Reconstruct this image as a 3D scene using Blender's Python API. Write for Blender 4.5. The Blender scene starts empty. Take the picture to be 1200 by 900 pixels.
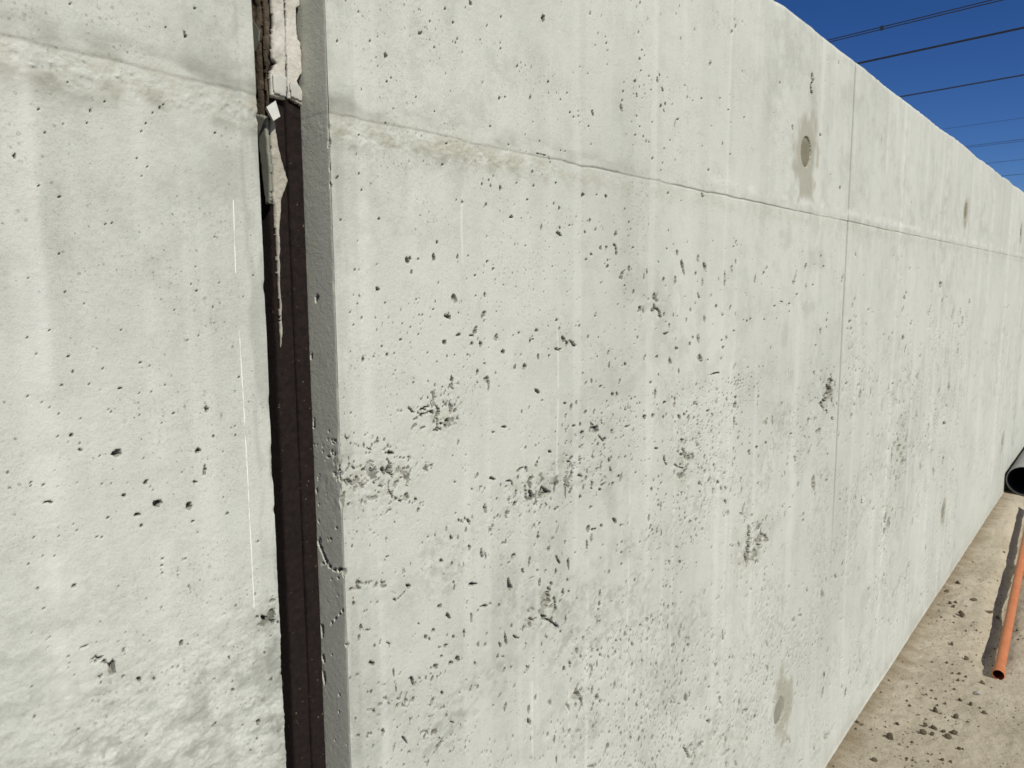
import bpy, math, random
import numpy as np
from mathutils import Matrix, Vector

S = bpy.context.scene
COL = S.collection
R = math.radians

# ---------------------------------------------------------------- camera
cam_d = bpy.data.cameras.new("camera")
cam_d.sensor_width = 36.0
cam_d.lens = 895.0 / 1200.0 * 36.0
cam_d.clip_start = 0.02
cam_d.clip_end = 12000.0
cam_d.dof.use_dof = True
cam_d.dof.focus_distance = 1.10
cam_d.dof.aperture_fstop = 20.0
cam = bpy.data.objects.new("camera", cam_d)
COL.objects.link(cam)
rt = Vector((0.6315, -0.7754, -0.0052)); up = Vector((0.1018, 0.0762, 0.9919)); fw = Vector((0.7687, 0.6269, -0.1271))
M = Matrix((rt, up, -fw)).transposed().to_4x4()
M.translation = Vector((0.0, -0.6918, 1.6))
cam.matrix_world = M
S.camera = cam

# ---------------------------------------------------------------- sky, sun, exposure
SUN_AZ, SUN_EL = 15.0, 43.0          # azimuth off the wall's normal, elevation
ca, sa = math.cos(R(SUN_EL)), math.sin(R(SUN_EL))
travel = Vector((math.sin(R(SUN_AZ)) * ca, math.cos(R(SUN_AZ)) * ca, -sa))
w = bpy.data.worlds.new("World"); S.world = w; w.use_nodes = True
nt = w.node_tree
sky = nt.nodes.new("ShaderNodeTexSky"); sky.sky_type = 'NISHITA'; sky.sun_disc = False
sky.sun_elevation = R(SUN_EL)
sky.sun_rotation = math.atan2(-travel.x, -travel.y)
sky.air_density = 0.8; sky.dust_density = 0.0; sky.ozone_density = 5.0; sky.altitude = 1500
bg = nt.nodes["Background"]; bg.inputs[1].default_value = 0.073
hs = nt.nodes.new('ShaderNodeHueSaturation'); hs.inputs['Saturation'].default_value = 1.22; hs.inputs['Hue'].default_value = 0.512
nt.links.new(sky.outputs[0], hs.inputs['Color']); nt.links.new(hs.outputs[0], bg.inputs[0])
sd = bpy.data.lights.new("sun", 'SUN'); sd.energy = 4.6; sd.angle = R(0.53); sd.color = (1.0, 0.965, 0.885)
so = bpy.data.objects.new("sun", sd); COL.objects.link(so)
so.rotation_euler = travel.to_track_quat('-Z', 'Y').to_euler()
S.view_settings.view_transform = 'Standard'; S.view_settings.look = 'None'
S.view_settings.exposure = 0.0; S.view_settings.gamma = 1.0
S.render.engine = 'CYCLES'

# ---------------------------------------------------------------- helpers
def tag(o, label=None, cat=None, group=None, kind=None):
    if label: o["label"] = label
    if cat: o["category"] = cat
    if group: o["group"] = group
    if kind: o["kind"] = kind
    return o

def empty(name, loc, label, cat, group=None):
    o = bpy.data.objects.new(name, None); o.location = loc; o.empty_display_size = 0.1
    COL.objects.link(o)
    return tag(o, label, cat, group)

def mesh_obj(name, V, F, mat, parent=None, smooth=True, attr=None):
    """V (n,3) world coordinates; F list / array of polygons"""
    me = bpy.data.meshes.new(name)
    V = np.asarray(V, dtype=np.float32)
    if isinstance(F, np.ndarray):
        k = F.shape[1]
        me.vertices.add(len(V)); me.vertices.foreach_set("co", V.ravel())
        me.loops.add(F.size); me.loops.foreach_set("vertex_index", F.ravel().astype(np.int32))
        me.polygons.add(len(F)); me.polygons.foreach_set("loop_start", np.arange(0, F.size, k, dtype=np.int32))
        me.polygons.foreach_set("loop_total", np.full(len(F), k, dtype=np.int32))
        me.update(calc_edges=True)
    else:
        me.from_pydata([tuple(map(float, v)) for v in V], [], F); me.update()
    me.polygons.foreach_set("use_smooth", np.full(len(me.polygons), smooth, dtype=bool))
    if attr is not None:
        a = me.color_attributes.new("stain_shade", 'FLOAT_COLOR', 'POINT')
        a.data.foreach_set("color", attr.astype(np.float32).ravel())
    me.materials.append(mat)
    o = bpy.data.objects.new(name, me); COL.objects.link(o)
    if parent is not None:
        o.parent = parent; o.location = -Vector(parent.location)
    return o

def grid_faces(nz, nx):
    i = np.arange(nz * nx).reshape(nz, nx)
    return np.stack([i[:-1, :-1], i[:-1, 1:], i[1:, 1:], i[1:, :-1]], -1).reshape(-1, 4)

_lat = np.random.RandomState(11).rand(8, 256, 256).astype(np.float32)
def vn(X, Z, sx, sz, seed):
    """value noise 0..1 with cell sizes sx, sz (metres)"""
    L = _lat[seed % 8]
    a = np.asarray(X, dtype=np.float64) / sx + seed * 17.31; b = np.asarray(Z, dtype=np.float64) / sz + seed * 7.77
    i = np.floor(a).astype(np.int64); j = np.floor(b).astype(np.int64)
    u = (a - i); v = (b - j)
    u = u * u * (3 - 2 * u); v = v * v * (3 - 2 * v)
    i0 = i & 255; i1 = (i + 1) & 255; j0 = j & 255; j1 = (j + 1) & 255
    return (L[j0, i0] * (1 - u) + L[j0, i1] * u) * (1 - v) + (L[j1, i0] * (1 - u) + L[j1, i1] * u) * v

def fbm(X, Z, sx, sz, seed, n=4, g=0.5):
    t = 0; a = 1.0; s = 0
    for k in range(n):
        t = t + a * vn(X, Z, sx / 2 ** k, sz / 2 ** k, seed + k * 3); s += a; a *= g
    return t / s

def sst(x, a, b):
    t = np.clip((x - a) / (b - a), 0, 1); return t * t * (3 - 2 * t)

# ---------------------------------------------------------------- materials
def new_mat(name):
    m = bpy.data.materials.new(name); m.use_nodes = True
    return m, m.node_tree, m.node_tree.nodes["Principled BSDF"]
def N(nt, t, **kw):
    n = nt.nodes.new(t)
    for k, v in kw.items(): setattr(n, k, v)
    return n
def noise(nt, co, scale, detail=4, rough=0.55, vec=(1, 1, 1)):
    mp = N(nt, "ShaderNodeMapping"); mp.inputs["Scale"].default_value = vec
    nt.links.new(co, mp.inputs[0])
    n = N(nt, "ShaderNodeTexNoise"); n.inputs["Scale"].default_value = scale
    n.inputs["Detail"].default_value = detail; n.inputs["Roughness"].default_value = rough
    nt.links.new(mp.outputs[0], n.inputs[0])
    return n.outputs[0]
def ramp(nt, v, a, b, ca=(0, 0, 0, 1), cb=(1, 1, 1, 1)):
    r = N(nt, "ShaderNodeValToRGB"); r.color_ramp.elements[0].position = a; r.color_ramp.elements[1].position = b
    r.color_ramp.elements[0].color = ca; r.color_ramp.elements[1].color = cb
    nt.links.new(v, r.inputs[0]); return r.outputs[0]
def mix(nt, fac, a, b, blend='MIX'):
    m = N(nt, "ShaderNodeMix", data_type='RGBA', blend_type=blend)
    for s, v in ((m.inputs[0], fac), (m.inputs[6], a), (m.inputs[7], b)):
        if isinstance(v, (int, float)): s.default_value = v
        elif isinstance(v, tuple): s.default_value = v if len(v) == 4 else v + (1,)
        else: nt.links.new(v, s)
    return m.outputs[2]
def mth(nt, op, a, b=None):
    m = N(nt, "ShaderNodeMath", operation=op)
    for s, v in ((m.inputs[0], a), (m.inputs[1], b)):
        if v is None: continue
        if isinstance(v, (int, float)): s.default_value = v
        else: nt.links.new(v, s)
    return m.outputs[0]
def bump(nt, h, dist, strength=1.0, nrm=None):
    b = N(nt, "ShaderNodeBump"); b.inputs["Distance"].default_value = dist; b.inputs["Strength"].default_value = strength
    nt.links.new(h, b.inputs["Height"])
    if nrm is not None: nt.links.new(nrm, b.inputs["Normal"])
    return b.outputs[0]

def concrete_mat():
    m, nt, p = new_mat("concrete")
    co = N(nt, "ShaderNodeTexCoord").outputs["Object"]
    at = N(nt, "ShaderNodeVertexColor", layer_name="stain_shade")
    sep = N(nt, "ShaderNodeSeparateColor"); nt.links.new(at.outputs[0], sep.inputs[0])
    cloud = noise(nt, co, 2.2, 5, 0.55, (1.0, 1.0, 0.55))
    streak = noise(nt, co, 9.0, 4, 0.55, (1.5, 1.5, 0.12))
    mott = noise(nt, co, 26.0, 5, 0.6)
    fine = noise(nt, co, 420.0, 3, 0.7)
    c = mix(nt, ramp(nt, cloud, 0.35, 0.70), CONC_A, CONC_B)
    c = mix(nt, mth(nt, 'MULTIPLY', ramp(nt, streak, 0.50, 0.78), 0.13), c, (0.37, 0.37, 0.325))
    c = mix(nt, mth(nt, 'MULTIPLY', ramp(nt, streak, 0.46, 0.28), 0.14), c, (0.56, 0.55, 0.49))
    c = mix(nt, mth(nt, 'MULTIPLY', ramp(nt, mott, 0.50, 0.75), 0.55), c, (0.33, 0.325, 0.285))
    gate = ramp(nt, noise(nt, co, 7.0, 4, 0.6), 0.42, 0.62)
    grain = noise(nt, co, 230.0, 4, 0.75)
    c = mix(nt, mth(nt, 'MULTIPLY', mth(nt, 'MULTIPLY', ramp(nt, grain, 0.52, 0.66), gate), 0.75), c, (0.235, 0.235, 0.20))
    def specks(sc, th):
        mp = N(nt, "ShaderNodeVectorMath", operation='ADD')
        nt.links.new(co, mp.inputs[0]); mp.inputs[1].default_value = (sc, sc * .3, sc * .7)
        v = N(nt, "ShaderNodeTexVoronoi"); v.inputs["Scale"].default_value = sc; nt.links.new(mp.outputs[0], v.inputs["Vector"])
        sr = N(nt, "ShaderNodeSeparateColor"); nt.links.new(v.outputs["Color"], sr.inputs[0])
        lim = mth(nt, 'MULTIPLY', mth(nt, 'POWER', sr.outputs[0], 3.0), th)
        return mth(nt, 'LESS_THAN', v.outputs["Distance"], mth(nt, 'MULTIPLY', lim, mth(nt, 'ADD', gate, 0.25)))
    pore = mth(nt, 'MAXIMUM', specks(190.0, 0.30), specks(95.0, 0.15))
    c = mix(nt, mth(nt, 'MULTIPLY', ramp(nt, fine, 0.56, 0.80), 0.5), c, (0.25, 0.245, 0.21))
    c = mix(nt, mth(nt, 'MULTIPLY', pore, 0.8), c, (0.13, 0.12, 0.095))  # shade of the finest pinholes painted as dark specks
    c = mix(nt, mth(nt, 'MULTIPLY', ramp(nt, fine, 0.44, 0.22), 0.45), c, (0.60, 0.59, 0.53))
    # grey cement film, beige laitance, damp stains and painted void shade, lime
    c = mix(nt, at.outputs["Alpha"], c, (0.26, 0.265, 0.225))
    c = mix(nt, sep.outputs[1], c, (0.355, 0.335, 0.250))
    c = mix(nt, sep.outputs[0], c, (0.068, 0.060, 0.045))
    c = mix(nt, sep.outputs[2], c, (0.66, 0.65, 0.60))
    nt.links.new(c, p.inputs["Base Color"])
    p.inputs["Roughness"].default_value = 0.88
    p.inputs["Specular IOR Level"].default_value = 0.25
    b1 = bump(nt, noise(nt, co, 900.0, 3, 0.7), 0.0005, 0.55)
    b2 = bump(nt, noise(nt, co, 170.0, 5, 0.65), 0.0016, 0.5, b1)
    b2 = bump(nt, mth(nt, 'SUBTRACT', 1.0, pore), 0.0012, 0.6, b2)
    nt.links.new(b2, p.inputs["Normal"])
    return m
CONC_A = (0.435, 0.462, 0.395, 1); CONC_B = (0.495, 0.522, 0.450, 1)
CONC = concrete_mat()

def rough_mat(name, ca, cb, scale, bd=0.002, bs=80.0, rough=0.9, speck=None, vec=(1, 1, 1)):
    m, nt, p = new_mat(name)
    co = N(nt, "ShaderNodeTexCoord").outputs["Object"]
    c = mix(nt, ramp(nt, noise(nt, co, scale, 5, 0.6, vec), 0.32, 0.68), ca, cb)
    if speck:
        c = mix(nt, ramp(nt, noise(nt, co, speck[1], 2, 0.5), 0.70, 0.76), c, speck[0])
    nt.links.new(c, p.inputs["Base Color"]); p.inputs["Roughness"].default_value = rough
    p.inputs["Specular IOR Level"].default_value = 0.25
    b = bump(nt, noise(nt, co, bs, 5, 0.65, vec), bd, 0.7)
    b = bump(nt, noise(nt, co, bs * 6, 3, 0.6, vec), bd * 0.25, 0.7, b)
    nt.links.new(b, p.inputs["Normal"])
    return m
FIBRE = rough_mat("bitumen_fibreboard", (0.0075, 0.0045, 0.0038), (0.017, 0.0098, 0.0080), 180, 0.0016, 260, 0.95, ((0.16, 0.11, 0.07, 1), 210))
MORTAR = rough_mat("hardened_mortar", (0.42, 0.40, 0.34), (0.56, 0.54, 0.48), 40, 0.0025, 140, 0.9)
MORTAR_D = rough_mat("dirty_mortar", (0.30, 0.28, 0.225), (0.44, 0.41, 0.34), 60, 0.0025, 150, 0.9)
MORTAR_S = rough_mat("smooth_mortar", (0.38, 0.38, 0.34), (0.48, 0.47, 0.42), 30, 0.0006, 80, 0.7)
DIRT = rough_mat("earth_in_joint", (0.040, 0.030, 0.020), (0.13, 0.098, 0.064), 60, 0.006, 130, 0.95)
SLIVER = rough_mat("grey_film", (0.17, 0.175, 0.14), (0.22, 0.22, 0.175), 25, 0.0008, 60, 0.6)
CHIP = rough_mat("pale_chip", (0.60, 0.60, 0.55), (0.68, 0.68, 0.62), 60, 0.0004, 200, 0.7)
PLUG = rough_mat("plug_mortar", (0.165, 0.152, 0.100), (0.205, 0.19, 0.135), 30, 0.0006, 120, 0.85)
PLUG_P = rough_mat("plug_mortar_pale", (0.22, 0.21, 0.165), (0.26, 0.25, 0.20), 30, 0.0006, 120, 0.85)
CHALK = rough_mat("chalk", (0.70, 0.70, 0.66), (0.78, 0.78, 0.74), 60, 0.0002, 300, 0.9)
PVC = rough_mat("orange_pipe_plastic", (0.40, 0.132, 0.048), (0.47, 0.175, 0.074), 18, 0.0004, 60, 0.55, ((0.40, 0.27, 0.16, 1), 45))
PVCIN = rough_mat("orange_pipe_inside_shade", (0.20, 0.05, 0.02), (0.26, 0.07, 0.03), 18, 0.0004, 60, 0.6)  # darker copy of the orange: shade inside the pipe painted in
GPIPE = rough_mat("grey_pipe", (0.22, 0.22, 0.21), (0.30, 0.30, 0.28), 12, 0.001, 40, 0.6)
GPIPEIN = rough_mat("grey_pipe_inside_shade", (0.02, 0.02, 0.02), (0.035, 0.035, 0.035), 12, 0.001, 40, 0.8)  # near black stands in for the shade inside the bore
CLODM = rough_mat("dirt_clod", (0.10, 0.076, 0.046), (0.16, 0.125, 0.078), 60, 0.004, 160, 0.95)
STONE = rough_mat("grey_stone", (0.30, 0.29, 0.25), (0.44, 0.42, 0.37), 60, 0.002, 120, 0.9)
PALE = rough_mat("white_pebble", (0.62, 0.60, 0.55), (0.72, 0.70, 0.66), 80, 0.001, 160, 0.8)
WIRE = rough_mat("weathered_conductor", (0.035, 0.038, 0.044), (0.05, 0.053, 0.06), 5, 0.001, 40, 0.7)

# ---------------------------------------------------------------- the wall's surface
ZS, ZT = 1.787, 2.252          # shuttering seam, wall top
JL, JR = 0.450, 0.538          # edges of the open joint
JD = 0.0475                    # depth at which the filler boards start
XV = (2.448, 4.83, 7.20)       # upright shuttering seams
TIES = [(2.0546, 1.9396), (4.406, 1.9538), (6.696, 1.972), (2.0253, 0.4153), (4.3513, 0.4369), (6.5588, 0.4496)]

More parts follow.
